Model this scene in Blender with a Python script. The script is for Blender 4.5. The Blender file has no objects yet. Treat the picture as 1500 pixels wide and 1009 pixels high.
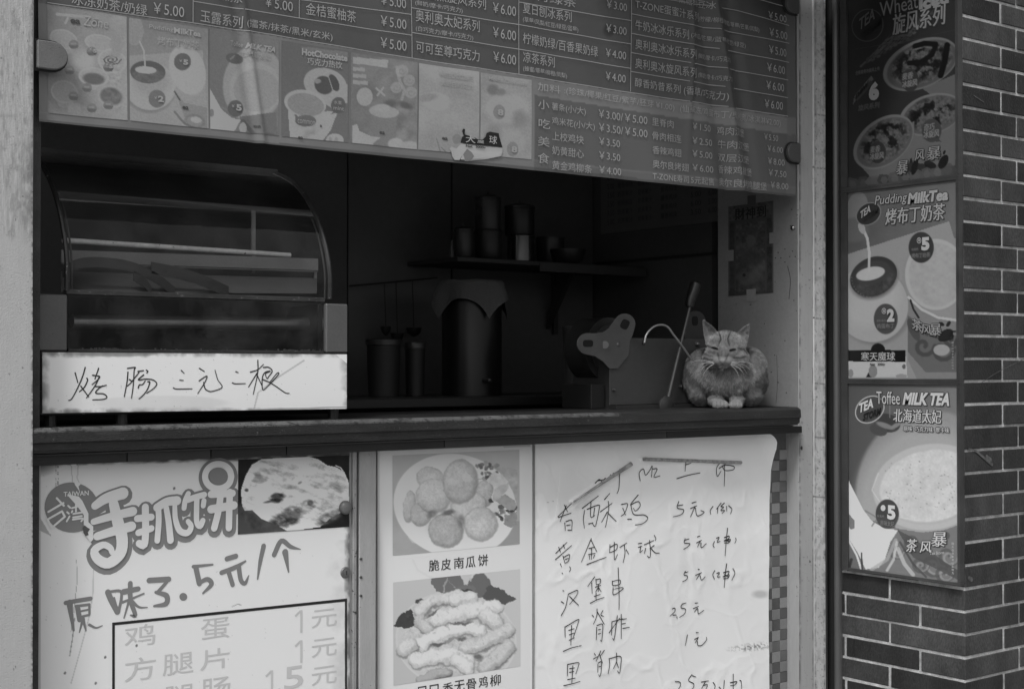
import bpy, bmesh, math, random
import numpy as np
from mathutils import Vector, Matrix
random.seed(7); rng = np.random.default_rng(7)
sc = bpy.context.scene
C = sc.collection

# ------------------------------------------------------------------ camera, sky, sun, exposure
YAW, PITCH, FPX = math.radians(37.7), math.radians(0.84), 50/36*1500
CAM = Vector((0, 0, 1.2))
cam = bpy.data.cameras.new('camera'); cam.lens = 50; cam.sensor_width = 36; cam.clip_end = 400; cam.clip_start = .05
co = bpy.data.objects.new('camera', cam); C.objects.link(co)
co.location = CAM; co.rotation_euler = (math.radians(90)+PITCH, 0, -YAW)
sc.camera = co

SUN_EL, SUN_AZ = math.radians(53), math.radians(-60)      # azimuth from -Y (street side) towards -X
sd = Vector((math.sin(SUN_AZ)*math.cos(SUN_EL), -math.cos(SUN_AZ)*math.cos(SUN_EL), math.sin(SUN_EL)))
w = bpy.data.worlds.new('World'); sc.world = w; w.use_nodes = True
nt = w.node_tree; bg = nt.nodes['Background']
sky = nt.nodes.new('ShaderNodeTexSky'); sky.sky_type = 'NISHITA'; sky.sun_disc = False
sky.sun_elevation = SUN_EL; sky.sun_rotation = math.atan2(sd.x, sd.y); sky.dust_density = 4.0; sky.air_density = 1.5
bwn = nt.nodes.new('ShaderNodeRGBToBW')                    # a black-and-white photograph: grey overcast sky
nt.links.new(sky.outputs[0], bwn.inputs[0]); nt.links.new(bwn.outputs[0], bg.inputs[0]); bg.inputs[1].default_value = .10
sl = bpy.data.lights.new('sun', 'SUN'); sl.energy = 1.35; sl.angle = math.radians(10); sl.color = (1, 1, 1)
so = bpy.data.objects.new('sun', sl); C.objects.link(so); so.rotation_euler = sd.to_track_quat('Z', 'Y').to_euler()
sc.view_settings.view_transform = 'Standard'; sc.view_settings.look = 'None'; sc.view_settings.gamma = 1
sc.view_settings.use_curve_mapping = False; sc.view_settings.exposure = 0.42
sc.render.engine = 'CYCLES'; sc.cycles.max_bounces = 6; sc.cycles.transparent_max_bounces = 12
sc.cycles.use_denoising = True

# ------------------------------------------------------------------ pixel (of the 1500x1009 photograph) -> world, on a given plane
_F = Vector((math.sin(YAW)*math.cos(PITCH), math.cos(YAW)*math.cos(PITCH), math.sin(PITCH)))
_R = Vector((math.cos(YAW), -math.sin(YAW), 0)); _U = _R.cross(_F)
NF, NR, NU = np.array(_F), np.array(_R), np.array(_U)
def atn(px, py, ax, val):
    px = np.asarray(px, float); py = np.asarray(py, float)
    d = NF*FPX + (px-750)[..., None]*NR + (504.5-py)[..., None]*NU
    t = (val-CAM[ax])/d[..., ax]
    return np.array(CAM) + d*t[..., None]
def at(px, py, Y=None, X=None, Z=None):
    ax, v = (1, Y) if Y is not None else ((0, X) if X is not None else (2, Z))
    return Vector(atn(px, py, ax, v))
def depth(p): return (Vector(p)-CAM).dot(_F)
def xy(px, Y): return at(px, 535, Y=Y).x
def zz(px, py, Y): return at(px, py, Y=Y).z
def lin(v):
    v = max(0, v)/255
    return v/12.92 if v < .04045 else ((v+.055)/1.055)**2.4
def linn(v):
    v = np.clip(v, 0, 255)/255
    return np.where(v < .04045, v/12.92, ((v+.055)/1.055)**2.4)

# ------------------------------------------------------------------ things and parts
def thing(name, label, cat, loc=(0, 0, 0), group=None):
    o = bpy.data.objects.new(name, None); C.objects.link(o); o.location = loc; o.empty_display_size = .1
    o['label'] = label; o['category'] = cat
    if group: o['group'] = group
    return o
def tag(o, label=None, cat=None, group=None, kind=None):
    if label: o['label'] = label
    if cat: o['category'] = cat
    if group: o['group'] = group
    if kind: o['kind'] = kind
    return o
def rootloc(p):
    v = Vector((0, 0, 0))
    while p is not None: v += p.location; p = p.parent
    return v
def add(name, me, mat, parent=None, smooth=False):
    if mat is not None and not me.materials: me.materials.append(mat)
    o = bpy.data.objects.new(name, me); C.objects.link(o)
    if parent is not None:
        o.parent = parent; off = rootloc(parent)
        if off.length > 0: me.transform(Matrix.Translation(-off))
    if smooth: me.polygons.foreach_set('use_smooth', [True]*len(me.polygons))
    return o
class MB:
    def __init__(s): s.v = []; s.f = []
    def box(s, x0, x1, y0, y1, z0, z1):
        n = len(s.v)
        s.v += [(x, y, z) for z in (z0, z1) for y in (y0, y1) for x in (x0, x1)]
        s.f += [tuple(n+i for i in q) for q in ((0, 2, 3, 1), (4, 5, 7, 6), (0, 1, 5, 4), (2, 6, 7, 3), (0, 4, 6, 2), (1, 3, 7, 5))]
        return s
    def prism(s, pts, d):                                  # ring of 3D points extruded by vector d
        n = len(s.v); k = len(pts); d = Vector(d)
        s.v += [tuple(p) for p in pts] + [tuple(Vector(p)+d) for p in pts]
        s.f += [tuple(range(n+k-1, n-1, -1)), tuple(range(n+k, n+2*k))]
        s.f += [(n+i, n+(i+1) % k, n+k+(i+1) % k, n+k+i) for i in range(k)]
        return s
    def tube(s, path, r, k=10, cap=True):
        P = [Vector(p) for p in path]; m = len(P); rs = r if isinstance(r, (list, tuple)) else [r]*m
        n = len(s.v); prev = None
        for i, p in enumerate(P):
            t = (P[min(i+1, m-1)]-P[max(i-1, 0)]).normalized()
            a = prev if prev is not None else (Vector((0, 0, 1)) if abs(t.z) < .9 else Vector((1, 0, 0)))
            a = (a - t*a.dot(t)).normalized(); b = t.cross(a); prev = a
            for j in range(k):
                q = p + (a*math.cos(2*math.pi*j/k) + b*math.sin(2*math.pi*j/k))*rs[i]; s.v.append(tuple(q))
        for i in range(m-1):
            for j in range(k):
                s.f.append((n+i*k+j, n+i*k+(j+1) % k, n+(i+1)*k+(j+1) % k, n+(i+1)*k+j))
        if cap: s.f += [tuple(n+j for j in range(k-1, -1, -1)), tuple(n+(m-1)*k+j for j in range(k))]
        return s
    def lathe(s, c, prof, k=24, axis='z'):                 # prof: (radius, height)
        n = len(s.v); c = Vector(c)
        for r, h in prof:
            for j in range(k):
                a = 2*math.pi*j/k; u, v_ = r*math.cos(a), r*math.sin(a)
                q = Vector((u, v_, h)) if axis == 'z' else (Vector((u, -h, v_)) if axis == 'y' else Vector((-h, u, v_)))
                s.v.append(tuple(c+q))
        for i in range(len(prof)-1):
            for j in range(k):
                s.f.append((n+i*k+j, n+i*k+(j+1) % k, n+(i+1)*k+(j+1) % k, n+(i+1)*k+j))
        s.f += [tuple(n+j for j in range(k-1, -1, -1)), tuple(n+(len(prof)-1)*k+j for j in range(k))]
        return s
    def mesh(s, name):
        me = bpy.data.meshes.new(name); me.from_pydata([tuple(map(float, q)) for q in s.v], [], s.f); me.update(); return me
    def build(s, name, mat, parent=None, bevel=0, smooth=False, fix=True):
        me = s.mesh(name)
        if fix or bevel:
            bm = bmesh.new(); bm.from_mesh(me)
            if bevel: bmesh.ops.bevel(bm, geom=bm.edges[:]+bm.verts[:], offset=bevel, segments=1, affect='EDGES', clamp_overlap=True)
            bmesh.ops.recalc_face_normals(bm, faces=bm.faces[:]); bm.to_mesh(me); bm.free()
        o = add(name, me, mat, parent, smooth)
        if smooth:
            try: me.set_sharp_from_angle(angle=math.radians(40))
            except Exception: pass
        return o

# ------------------------------------------------------------------ materials (all grey: the place is seen in black and white)
def nn(nt, t, **k):
    n = nt.nodes.new(t)
    for a, b in k.items(): setattr(n, a, b)
    return n
_mc = {}
def mat(name, alb, rough=.6, var=.12, scale=6, bump=.05, metal=0, spec=.5, stretch=(1, 1, 1), speck=0, speck_scale=90, speck_alb=.03, fine=.06, coat=0, stain=0, stain_alb=.1, stain_scale=3, emit=None):
    if name in _mc: return _mc[name]
    m = bpy.data.materials.new(name); m.use_nodes = True; t = m.node_tree; L = t.links.new
    b = t.nodes['Principled BSDF']; b.inputs['Roughness'].default_value = rough; b.inputs['Metallic'].default_value = metal
    b.inputs['Specular IOR Level'].default_value = spec; b.inputs['Coat Weight'].default_value = coat; b.inputs['Coat Roughness'].default_value = .12
    g = nn(t, 'ShaderNodeNewGeometry'); mp = nn(t, 'ShaderNodeMapping'); mp.inputs['Scale'].default_value = stretch
    L(g.outputs['Position'], mp.inputs['Vector'])
    n1 = nn(t, 'ShaderNodeTexNoise'); n1.inputs['Scale'].default_value = scale; n1.inputs['Detail'].default_value = 6; n1.inputs['Roughness'].default_value = .6
    L(mp.outputs[0], n1.inputs['Vector'])
    r1 = nn(t, 'ShaderNodeMapRange'); r1.inputs[1].default_value = .3; r1.inputs[2].default_value = .7
    r1.inputs[3].default_value = alb*(1-var); r1.inputs[4].default_value = alb*(1+var); L(n1.outputs[0], r1.inputs[0])
    cur = r1.outputs[0]
    n2 = nn(t, 'ShaderNodeTexNoise'); n2.inputs['Scale'].default_value = scale*22; n2.inputs['Detail'].default_value = 3
    L(mp.outputs[0], n2.inputs['Vector'])
    if fine:
        r2 = nn(t, 'ShaderNodeMapRange'); r2.inputs[1].default_value = .3; r2.inputs[2].default_value = .7; r2.inputs[3].default_value = 1-fine; r2.inputs[4].default_value = 1+fine
        L(n2.outputs[0], r2.inputs[0]); mu = nn(t, 'ShaderNodeMath', operation='MULTIPLY'); L(cur, mu.inputs[0]); L(r2.outputs[0], mu.inputs[1]); cur = mu.outputs[0]
    def blend(cur, noise_scale, lo, hi, target, str_=(1, 1, 1), det=8):
        mq = nn(t, 'ShaderNodeMapping'); mq.inputs['Scale'].default_value = str_; mq.inputs['Location'].default_value = (3.1, 7.7, 1.3); L(g.outputs['Position'], mq.inputs['Vector'])
        n3 = nn(t, 'ShaderNodeTexNoise'); n3.inputs['Scale'].default_value = noise_scale; n3.inputs['Detail'].default_value = det; n3.inputs['Roughness'].default_value = .65
        L(mq.outputs[0], n3.inputs['Vector']); r3 = nn(t, 'ShaderNodeMapRange'); r3.inputs[1].default_value = lo; r3.inputs[2].default_value = hi; L(n3.outputs[0], r3.inputs[0])
        mx = nn(t, 'ShaderNodeMix', data_type='FLOAT'); L(r3.outputs[0], mx.inputs[0]); L(cur, mx.inputs[2]); mx.inputs[3].default_value = target
        return mx.outputs[0]
    if speck: cur = blend(cur, speck_scale, .72-speck*.12, .76-speck*.1, speck_alb, det=3)
    if stain: cur = blend(cur, stain_scale, .66-stain*.2, .86-stain*.2, stain_alb, stretch)
    cb = nn(t, 'ShaderNodeCombineColor'); [L(cur, cb.inputs[i]) for i in range(3)]; L(cb.outputs[0], b.inputs['Base Color'])
    if bump:
        bp = nn(t, 'ShaderNodeBump'); bp.inputs['Strength'].default_value = bump; bp.inputs['Distance'].default_value = .01; L(n2.outputs[0], bp.inputs['Height']); L(bp.outputs[0], b.inputs['Normal'])
    if emit: b.inputs['Emission Strength'].default_value = emit
    _mc[name] = m; return m
def attrmat(name, rough=.35, coat=0, spec=.5, bump=0, bscale=120):
    if name in _mc: return _mc[name]
    m = bpy.data.materials.new(name); m.use_nodes = True; t = m.node_tree; b = t.nodes['Principled BSDF']
    a = nn(t, 'ShaderNodeAttribute', attribute_name='print'); t.links.new(a.outputs['Color'], b.inputs['Base Color'])
    b.inputs['Roughness'].default_value = rough; b.inputs['Coat Weight'].default_value = coat; b.inputs['Coat Roughness'].default_value = .15; b.inputs['Specular IOR Level'].default_value = spec
    if bump:
        g = nn(t, 'ShaderNodeNewGeometry'); n = nn(t, 'ShaderNodeTexNoise'); n.inputs['Scale'].default_value = bscale; n.inputs['Detail'].default_value = 4
        bp = nn(t, 'ShaderNodeBump'); bp.inputs['Strength'].default_value = bump; bp.inputs['Distance'].default_value = .01
        t.links.new(g.outputs['Position'], n.inputs['Vector']); t.links.new(n.outputs[0], bp.inputs['Height']); t.links.new(bp.outputs[0], b.inputs['Normal'])
    _mc[name] = m; return m
def glass(name, dirt=.06, rough=.03, ior=1.5, dirt_alb=.4):
    if name in _mc: return _mc[name]
    m = bpy.data.materials.new(name); m.use_nodes = True; t = m.node_tree; L = t.links.new
    for n in list(t.nodes): t.nodes.remove(n)
    out = nn(t, 'ShaderNodeOutputMaterial'); tr = nn(t, 'ShaderNodeBsdfTransparent'); tr.inputs[0].default_value = (.82, .82, .82, 1)
    gl = nn(t, 'ShaderNodeBsdfGlossy'); gl.inputs['Roughness'].default_value = rough; gl.inputs[0].default_value = (.9, .9, .9, 1)
    fr = nn(t, 'ShaderNodeFresnel'); fr.inputs[0].default_value = ior; mx = nn(t, 'ShaderNodeMixShader'); L(fr.outputs[0], mx.inputs[0]); L(tr.outputs[0], mx.inputs[1]); L(gl.outputs[0], mx.inputs[2])
    di = nn(t, 'ShaderNodeBsdfDiffuse'); di.inputs[0].default_value = (dirt_alb,)*3+(1,)
    g = nn(t, 'ShaderNodeNewGeometry'); n = nn(t, 'ShaderNodeTexNoise'); n.inputs['Scale'].default_value = 9; n.inputs['Detail'].default_value = 9; n.inputs['Roughness'].default_value = .7
    L(g.outputs['Position'], n.inputs['Vector']); r = nn(t, 'ShaderNodeMapRange'); r.inputs[1].default_value = .42; r.inputs[2].default_value = .8; r.inputs[3].default_value = dirt*.35; r.inputs[4].default_value = dirt*4
    L(n.outputs[0], r.inputs[0]); m2 = nn(t, 'ShaderNodeMixShader'); L(r.outputs[0], m2.inputs[0]); L(mx.outputs[0], m2.inputs[1]); L(di.outputs[0], m2.inputs[2]); L(m2.outputs[0], out.inputs[0])
    _mc[name] = m; return m

# ------------------------------------------------------------------ flat print: lettering, strokes, pictures
_tc = {}
def glyphs(body, bold=0., shear=0.):
    k = (body, bold, shear)
    if k in _tc: return _tc[k]
    c = bpy.data.curves.new('t', 'FONT'); c.body = body; c.resolution_u = 3; c.offset = bold; c.shear = shear
    o = bpy.data.objects.new('t', c); C.objects.link(o)
    dg = bpy.context.evaluated_depsgraph_get(); e = o.evaluated_get(dg); me = e.to_mesh()
    v = np.empty(len(me.vertices)*3); me.vertices.foreach_get('co', v); v = v.reshape(-1, 3)[:, :2].copy()
    f = [tuple(p.vertices) for p in me.polygons]; e.to_mesh_clear(); bpy.data.objects.remove(o); bpy.data.curves.remove(c)
    _tc[k] = (v, f); return _tc[k]
class Ink:
    """flat print on the plane (axis, value); off is how far it lies proud of the sheet"""
    def __init__(s, ax, val, off=.0006, warp=None): s.ax, s.val, s.off, s.warp = ax, val, off, warp; s.v = []; s.f = []; s.n = 0; s.cuts = []
    def cut(s): s.cuts.append((s.n, len(s.f)))
    def to(s, px, py): return atn(px, py, s.ax, s.val)
    def push(s, P, F, along=False):
        P = np.array(P, float).copy(); P[:, s.ax] -= s.off + (np.arange(len(P))*1e-6 if along else 0); s.off += 4e-6 + (len(P)*1e-6 if along else 0)
        if s.warp is not None: P = s.warp(P)
        s.v.append(P); s.f += [tuple(i+s.n for i in q) for q in F]; s.n += len(P)
    def text(s, body, x0, yb, x1, h, bold=0., shear=0., slope=0.):
        """bottom-left pixel of the lettering, right-end pixel, height in pixels at the left end; slope = world rise per run"""
        if bold and any(ord(c) > 0x2e00 for c in body):
            for dx in (-1, 1): s.text(body, x0+dx*bold*h*.55, yb, x1+dx*bold*h*.55, h, 0, shear, slope)
            return
        v, f = glyphs(body, bold, shear); lo, hi = v.min(0), v.max(0)
        A = s.to(x0, yb); B = s.to(x1, yb); k = depth(A)/FPX
        u = (v[:, 0]-lo[0])/(hi[0]-lo[0]); t = (v[:, 1]-lo[1])
        P = np.empty((len(v), 3)); o = 0 if s.ax == 1 else 1
        P[:, s.ax] = s.val; P[:, o] = A[o] + (B[o]-A[o])*u
        P[:, 2] = A[2] + t/(hi[1]-lo[1])*h*k + slope*abs(B[o]-A[o])*u
        s.push(P, f)
    def brush(s, pts, w, O=(0, 0), S=1., sub=5, cap=True, along=False):
        """smooth stroke through pixel points; w = width (one or start,end) in the same units"""
        p = np.array([(O[0]+a/S, O[1]+b/S) for a, b in pts], float)
        ws = np.interp(np.linspace(0, 1, len(p)), np.linspace(0, 1, len(w)), w) if isinstance(w, (tuple, list)) else np.full(len(p), w)
        ws = ws/S
        if len(p) > 2:
            q = np.vstack([2*p[0]-p[1], p, 2*p[-1]-p[-2]]); out = []; wo = []
            for i in range(1, len(q)-2):
                for t in np.arange(sub)/sub:
                    a, b, c, d = q[i-1:i+3]
                    out.append(.5*((2*b)+(-a+c)*t+(2*a-5*b+4*c-d)*t*t+(-a+3*b-3*c+d)*t**3)); wo.append(ws[i-1]*(1-t)+ws[i]*t)
            out.append(p[-1]); wo.append(ws[-1]); p = np.array(out); ws = np.array(wo)
        k = len(p); P = s.to(p[:, 0], p[:, 1]); o = 0 if s.ax == 1 else 1
        q = P[:, [o, 2]]; sc_ = np.array([depth(a) for a in P])/FPX*ws/2
        t = np.gradient(q, axis=0); t /= np.maximum(np.linalg.norm(t, axis=1), 1e-9)[:, None]; n = np.stack([-t[:, 1], t[:, 0]], 1)
        L_, R_ = q+n*sc_[:, None], q-n*sc_[:, None]
        loop = list(L_)
        if cap:
            for a in (60, 20, -20, -60) if 1 else (): loop.append(q[-1]+sc_[-1]*(n[-1]*math.sin(math.radians(a))+t[-1]*math.cos(math.radians(a))))
        caps = []
        V = []; F = []
        for i in range(k): V += [L_[i], R_[i]]
        F += [(2*i, 2*i+1, 2*i+3, 2*i+2) for i in range(k-1)]
        if cap:
            for e, sg in ((0, -1), (k-1, 1)):
                b = len(V); m = 7
                for j in range(m):
                    a = math.pi*j/(m-1); V.append(q[e]+sc_[e]*(n[e]*math.cos(a)+sg*t[e]*math.sin(a)))
                F.append(tuple(range(b, b+m)))
        V = np.array(V); W = np.empty((len(V), 3)); W[:, s.ax] = s.val; W[:, o] = V[:, 0]; W[:, 2] = V[:, 1]
        s.push(W, F, along)
    def line(s, a, b, w): s.brush([a, b], w, cap=False)
    def poly(s, pts, O=(0, 0), S=1.):
        p = np.array([(O[0]+a/S, O[1]+b/S) for a, b in pts], float); s.push(s.to(p[:, 0], p[:, 1]), [tuple(range(len(p)))])
    def ell(s, cx, cy, rx, ry, rot=0, O=(0, 0), S=1., k=32, ring=0):
        a = np.arange(k)*2*math.pi/k; r = math.radians(rot)
        def pt(f_): 
            u, v = rx*f_*np.cos(a), ry*f_*np.sin(a)
            return [(cx+x*math.cos(r)-y*math.sin(r), cy+x*math.sin(r)+y*math.cos(r)) for x, y in zip(u, v)]
        if not ring: return s.poly(pt(1), O, S)
        p = np.array([(O[0]+x/S, O[1]+y/S) for x, y in pt(1)+pt(1-ring)]); s.push(s.to(p[:, 0], p[:, 1]), [(i, (i+1) % k, k+(i+1) % k, k+i) for i in range(k)])
    def build(s, name, mat_, parent):
        V = np.vstack(s.v); cs_ = [(0, 0)]+[c for c in s.cuts if 0 < c[0] < s.n]+[(s.n, len(s.f))]
        for (a, fa), (b, fb) in zip(cs_[:-1], cs_[1:]):
            me = bpy.data.meshes.new(name); me.from_pydata(V[a:b].tolist(), [], [tuple(i-a for i in q) for q in s.f[fa:fb]]); me.update(); o = add(name, me, mat_, parent)
            if len(cs_) == 2: o['kind'] = 'stuff'
        return o

def vnoise(x, y, seed=0):
    xi, yi = np.floor(x).astype(np.int64), np.floor(y).astype(np.int64); fx, fy = x-xi, y-yi; fx = fx*fx*(3-2*fx); fy = fy*fy*(3-2*fy)
    def h(a, b):
        n = (a*374761393+b*668265263+seed*974634777) & 0x7fffffff; n = ((n ^ (n >> 13))*1274126177) & 0x7fffffff
        return ((n ^ (n >> 16)) & 0xffff)/65535.
    return (h(xi, yi)*(1-fx)+h(xi+1, yi)*fx)*(1-fy)+(h(xi, yi+1)*(1-fx)+h(xi+1, yi+1)*fx)*fy
def fbm(x, y, s, seed=0, o=4):
    r = 0; a = 1; t = 0
    for i in range(o): r = r+a*vnoise(x*s, y*s, seed+i); t += a; a *= .55; s *= 2.03
    return r/t
class Pic:
    """a printed photograph painted as flat ink densities at the points of a fine grid (pixel coordinates, zoom O,S)"""
    def __init__(s, X, Y, O, S, base): s.x = (X-O[0])*S; s.y = (Y-O[1])*S; s.S = S; s.c = np.full(X.shape, float(base))
    def put(s, m, v): s.c = s.c*(1-m)+v*m
    def mell(s, cx, cy, rx, ry, rot=0, soft=.06):
        r = math.radians(rot); u, v = s.x-cx, s.y-cy; a = (u*math.cos(r)+v*math.sin(r))/rx; b = (-u*math.sin(r)+v*math.cos(r))/ry
        return np.clip((1-np.hypot(a, b))/soft+.5, 0, 1)
    def ell(s, cx, cy, rx, ry, v, rot=0, soft=.06, a=1.): s.put(s.mell(cx, cy, rx, ry, rot, soft)*a, v)
    def mpoly(s, pts):
        m = np.zeros(s.x.shape, bool); n = len(pts)
        for i in range(n):
            (x0, y0), (x1, y1) = pts[i], pts[(i+1) % n]
            if y0 == y1: continue
            c = ((y0 > s.y) != (y1 > s.y)) & (s.x < (x1-x0)*(s.y-y0)/(y1-y0)+x0); m ^= c
        return m.astype(float)
    def poly(s, pts, v, a=1.): s.put(s.mpoly(pts)*a, v)
    def stroke(s, pts, w, v, a=1., soft=.3):
        d = np.full(s.x.shape, 1e9)
        for (x0, y0), (x1, y1) in zip(pts[:-1], pts[1:]):
            L2 = (x1-x0)**2+(y1-y0)**2+1e-9; t = np.clip(((s.x-x0)*(x1-x0)+(s.y-y0)*(y1-y0))/L2, 0, 1)
            d = np.minimum(d, np.hypot(s.x-x0-t*(x1-x0), s.y-y0-t*(y1-y0)))
        s.put(np.clip((1-d/(w/2))/soft+.5, 0, 1)*a, v)
    def mottle(s, m, sc_, amp, seed=1): s.c = s.c+m*(fbm(s.x, s.y, sc_, seed)-.5)*2*amp
    def grad(s, m, x0, y0, x1, y1, v0, v1):
        t = np.clip(((s.x-x0)*(x1-x0)+(s.y-y0)*(y1-y0))/((x1-x0)**2+(y1-y0)**2), 0, 1); s.put(m, v0+(v1-v0)*t)
def picture(name, parent, ax, val, corners, painter, O, S, E, m, base=100, step=1.05, off=.0004, warp=None):
    """corners in pixels: TL, TR, BR, BL"""
    (a, b, c, d) = [np.array(q, float) for q in corners]
    nx = int(max(np.linalg.norm(b-a), np.linalg.norm(c-d))/step)+2; ny = int(max(np.linalg.norm(d-a), np.linalg.norm(c-b))/step)+2
    U, V = np.meshgrid(np.linspace(0, 1, nx), np.linspace(0, 1, ny))
    P = (a*(1-U)[..., None]+b*U[..., None])*(1-V)[..., None]+(d*(1-U)[..., None]+c*U[..., None])*V[..., None]
    X, Y = P[..., 0], P[..., 1]; pc = Pic(X, Y, O, S, base); painter(pc)
    W = atn(X, Y, ax, val).reshape(-1, 3); W[:, ax] -= off
    if warp is not None: W = warp(W)
    alb = np.clip(linn(pc.c)/E, .003, .9).reshape(-1)
    idx = np.arange(nx*ny).reshape(ny, nx); F = np.stack([idx[:-1, :-1], idx[1:, :-1], idx[1:, 1:], idx[:-1, 1:]], -1).reshape(-1, 4)
    me = bpy.data.meshes.new(name); me.vertices.add(len(W)); me.vertices.foreach_set('co', W.reshape(-1))
    me.loops.add(F.size); me.loops.foreach_set('vertex_index', F.reshape(-1)); me.polygons.add(len(F))
    me.polygons.foreach_set('loop_start', np.arange(0, F.size, 4)); me.polygons.foreach_set('loop_total', np.full(len(F), 4)); me.update(calc_edges=True)
    at_ = me.color_attributes.new('print', 'FLOAT_COLOR', 'POINT'); col = np.ones((len(W), 4), 'f'); col[:, :3] = alb[:, None]; at_.data.foreach_set('color', col.reshape(-1))
    return add(name, me, m, parent, smooth=warp is not None)
def V(v, E): return min(.88, lin(v)/E)

# ------------------------------------------------------------------ the setting
EL, EU, EP = .74, .82, .6          # how bright white would read low on the front, on the banner, on the pillar (for judging print densities)
YF = 3.05
XL = xy(48, 3.0); XR = xy(1170, YF)                 # opening from post to frame
ZC = zz(1100, 599, 3.0)                             # counter top
gnd = MB().box(-40, 60, -60, 3.2, -.3, 0).build('pavement', mat('paving', .22, .8, .2, 3, .2))
tag(gnd, kind='structure')
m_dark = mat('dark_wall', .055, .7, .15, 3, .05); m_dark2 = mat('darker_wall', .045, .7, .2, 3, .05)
XS = 3.535; YB = at(868, 400, X=XS).y               # side wall plane and back wall
tag(MB().box(-.6, XS, 3.2, YB, 1e-3-.3, 0.002).build('floor', mat('shop_floor', .08)), kind='structure')
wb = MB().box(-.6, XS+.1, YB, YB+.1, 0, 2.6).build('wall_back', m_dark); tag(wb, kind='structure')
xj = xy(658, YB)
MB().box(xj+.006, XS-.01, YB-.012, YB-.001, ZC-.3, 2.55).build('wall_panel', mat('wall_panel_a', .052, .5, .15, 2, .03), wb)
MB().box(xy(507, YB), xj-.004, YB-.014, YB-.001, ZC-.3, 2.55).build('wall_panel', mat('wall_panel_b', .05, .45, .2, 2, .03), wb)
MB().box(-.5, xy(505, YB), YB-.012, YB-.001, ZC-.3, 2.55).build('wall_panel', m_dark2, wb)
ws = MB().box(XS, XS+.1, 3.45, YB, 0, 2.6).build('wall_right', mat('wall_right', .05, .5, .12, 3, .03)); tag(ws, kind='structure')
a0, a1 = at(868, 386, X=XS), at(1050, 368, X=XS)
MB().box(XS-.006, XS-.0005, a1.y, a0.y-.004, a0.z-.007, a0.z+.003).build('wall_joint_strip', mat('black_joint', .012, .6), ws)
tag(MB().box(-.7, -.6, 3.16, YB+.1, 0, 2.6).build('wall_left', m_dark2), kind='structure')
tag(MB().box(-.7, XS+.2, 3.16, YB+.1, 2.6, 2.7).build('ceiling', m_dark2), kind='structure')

# ------------------------------------------------------------------ the kiosk front
XPX = at(1412, 560, Y=2.566).x
kiosk = thing('snack_kiosk', 'snack kiosk front of painted posts, white inner panel and dark opening', 'kiosk', (XL, YF, 0))
m_post = mat('post_paint', V(158, EL), .55, .07, 2.2, .08, stretch=(5, 5, .5), speck=.35, speck_scale=70, speck_alb=.09, stain=.42, stain_alb=V(120, EL), stain_scale=3.5)
MB().box(xy(-150, 3.0), XL, 3.0, 3.13, 0, 2.75).build('post', m_post, kiosk, bevel=.004)
# aged paint: brushed and flaking near the top, smoother below, chipped along the edge
m_aged = attrmat('aged_paint', .65, 0, .3, .15, 300)
def paint_post(p):
    x, y = p.x, p.y; one = np.ones_like(x); up = np.clip((345+14*fbm(x*.3, y*0+1, .3, 9)+26*(fbm(x, y*.1, .12, 5)-.5)-y)/14, 0, 1)
    p.c = 160+0*x; p.mottle(one, .05, 3, 2); p.c += (fbm(x*1.6, y*.035, 1., 31, 3)-.5)*7
    st = fbm(x*1.1, y*.06, .9, 12, 4); p.c += up*((st-.5)*44-5); p.put(up*np.clip((fbm(x, y*.35, .16, 21, 4)-.56)*6, 0, 1)*.55, 122)
    p.put(up*np.clip((fbm(x*1.6, y*.2, .4, 24, 3)-.66)*8, 0, 1)*.5, 176)
    e = np.clip((x-22)/26, 0, 1)*np.exp(-((y-275)/55)**2); p.put(np.clip(e*1.9*(fbm(x, y*.6, .14, 33, 4)-.22)*1.6, 0, .8), 104)
    p.put(np.clip((x-44.5)/3, 0, 1)*np.clip((fbm(x, y, .22, 7, 4)-.44)*6, 0, 1)*.9, 84); p.put(np.clip((x-38)/10, 0, 1)*.18, 128)
    p.put(np.clip((fbm(x, y, .55, 40, 2)-.84)*30, 0, 1)*.5, 104)
    r = np.random.default_rng(6)
    for k in range(26): p.ell(r.uniform(-10, 46), r.uniform(0, 1009), r.uniform(.5, 1.1), r.uniform(.6, 2.0), r.uniform(70, 120), 0, .5, .8)
    p.put(np.exp(-((y-170)/3.)**2)*(x < 26)*.35, 120); p.put(np.exp(-((y-(392+.3*x))/1.)**2)*.18, 132)
picture('aged_paint', kiosk, 1, 3.0, [(-60, -70), (47.6, -70), (47.6, 1070), (-60, 1100)], paint_post, (0, 0), 1, EL*.98, m_aged, step=1.3, off=.0006)
MB().box(XL+.001, xy(56, 3.06), 3.05, 3.13, 0, 2.75).build('post_inner_edge', mat('dark_edge', .05, .7, .4, 14, .2), kiosk)
m_frame = mat('frame_paint', V(142, EL), .5, .05, 3, .05, stretch=(4, 4, .6), speck=.3, speck_scale=60, speck_alb=.08)
m_frame2 = mat('frame_worn', V(172, EL), .7, .1, 5, .25, stretch=(4, 4, .7), speck=.55, speck_scale=60, speck_alb=.16, stain=.35, stain_alb=V(125, EL), stain_scale=5)
MB().box(XR, xy(1191.5, YF), YF, YF+.12, 0, 2.75).build('door_frame', m_frame, kiosk, bevel=.003)
zb = [zz(1200, q, YF) for q in (168, 246, 466, 735, 560)]
xs0, xs1 = xy(1192.6, 3.045), xy(1209, 3.045)
zz_ = [0, zz(1200, 727, 3.045), zz(1200, 466, 3.045), zz(1200, 246, 3.045), 2.75]
for a, b in zip(zz_[:-1], zz_[1:]):
    MB().box(xs0, xs1, 3.045, 3.13, a+.0015, b-.0015).build('edge_batten', m_frame2, kiosk, bevel=.003)
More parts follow.
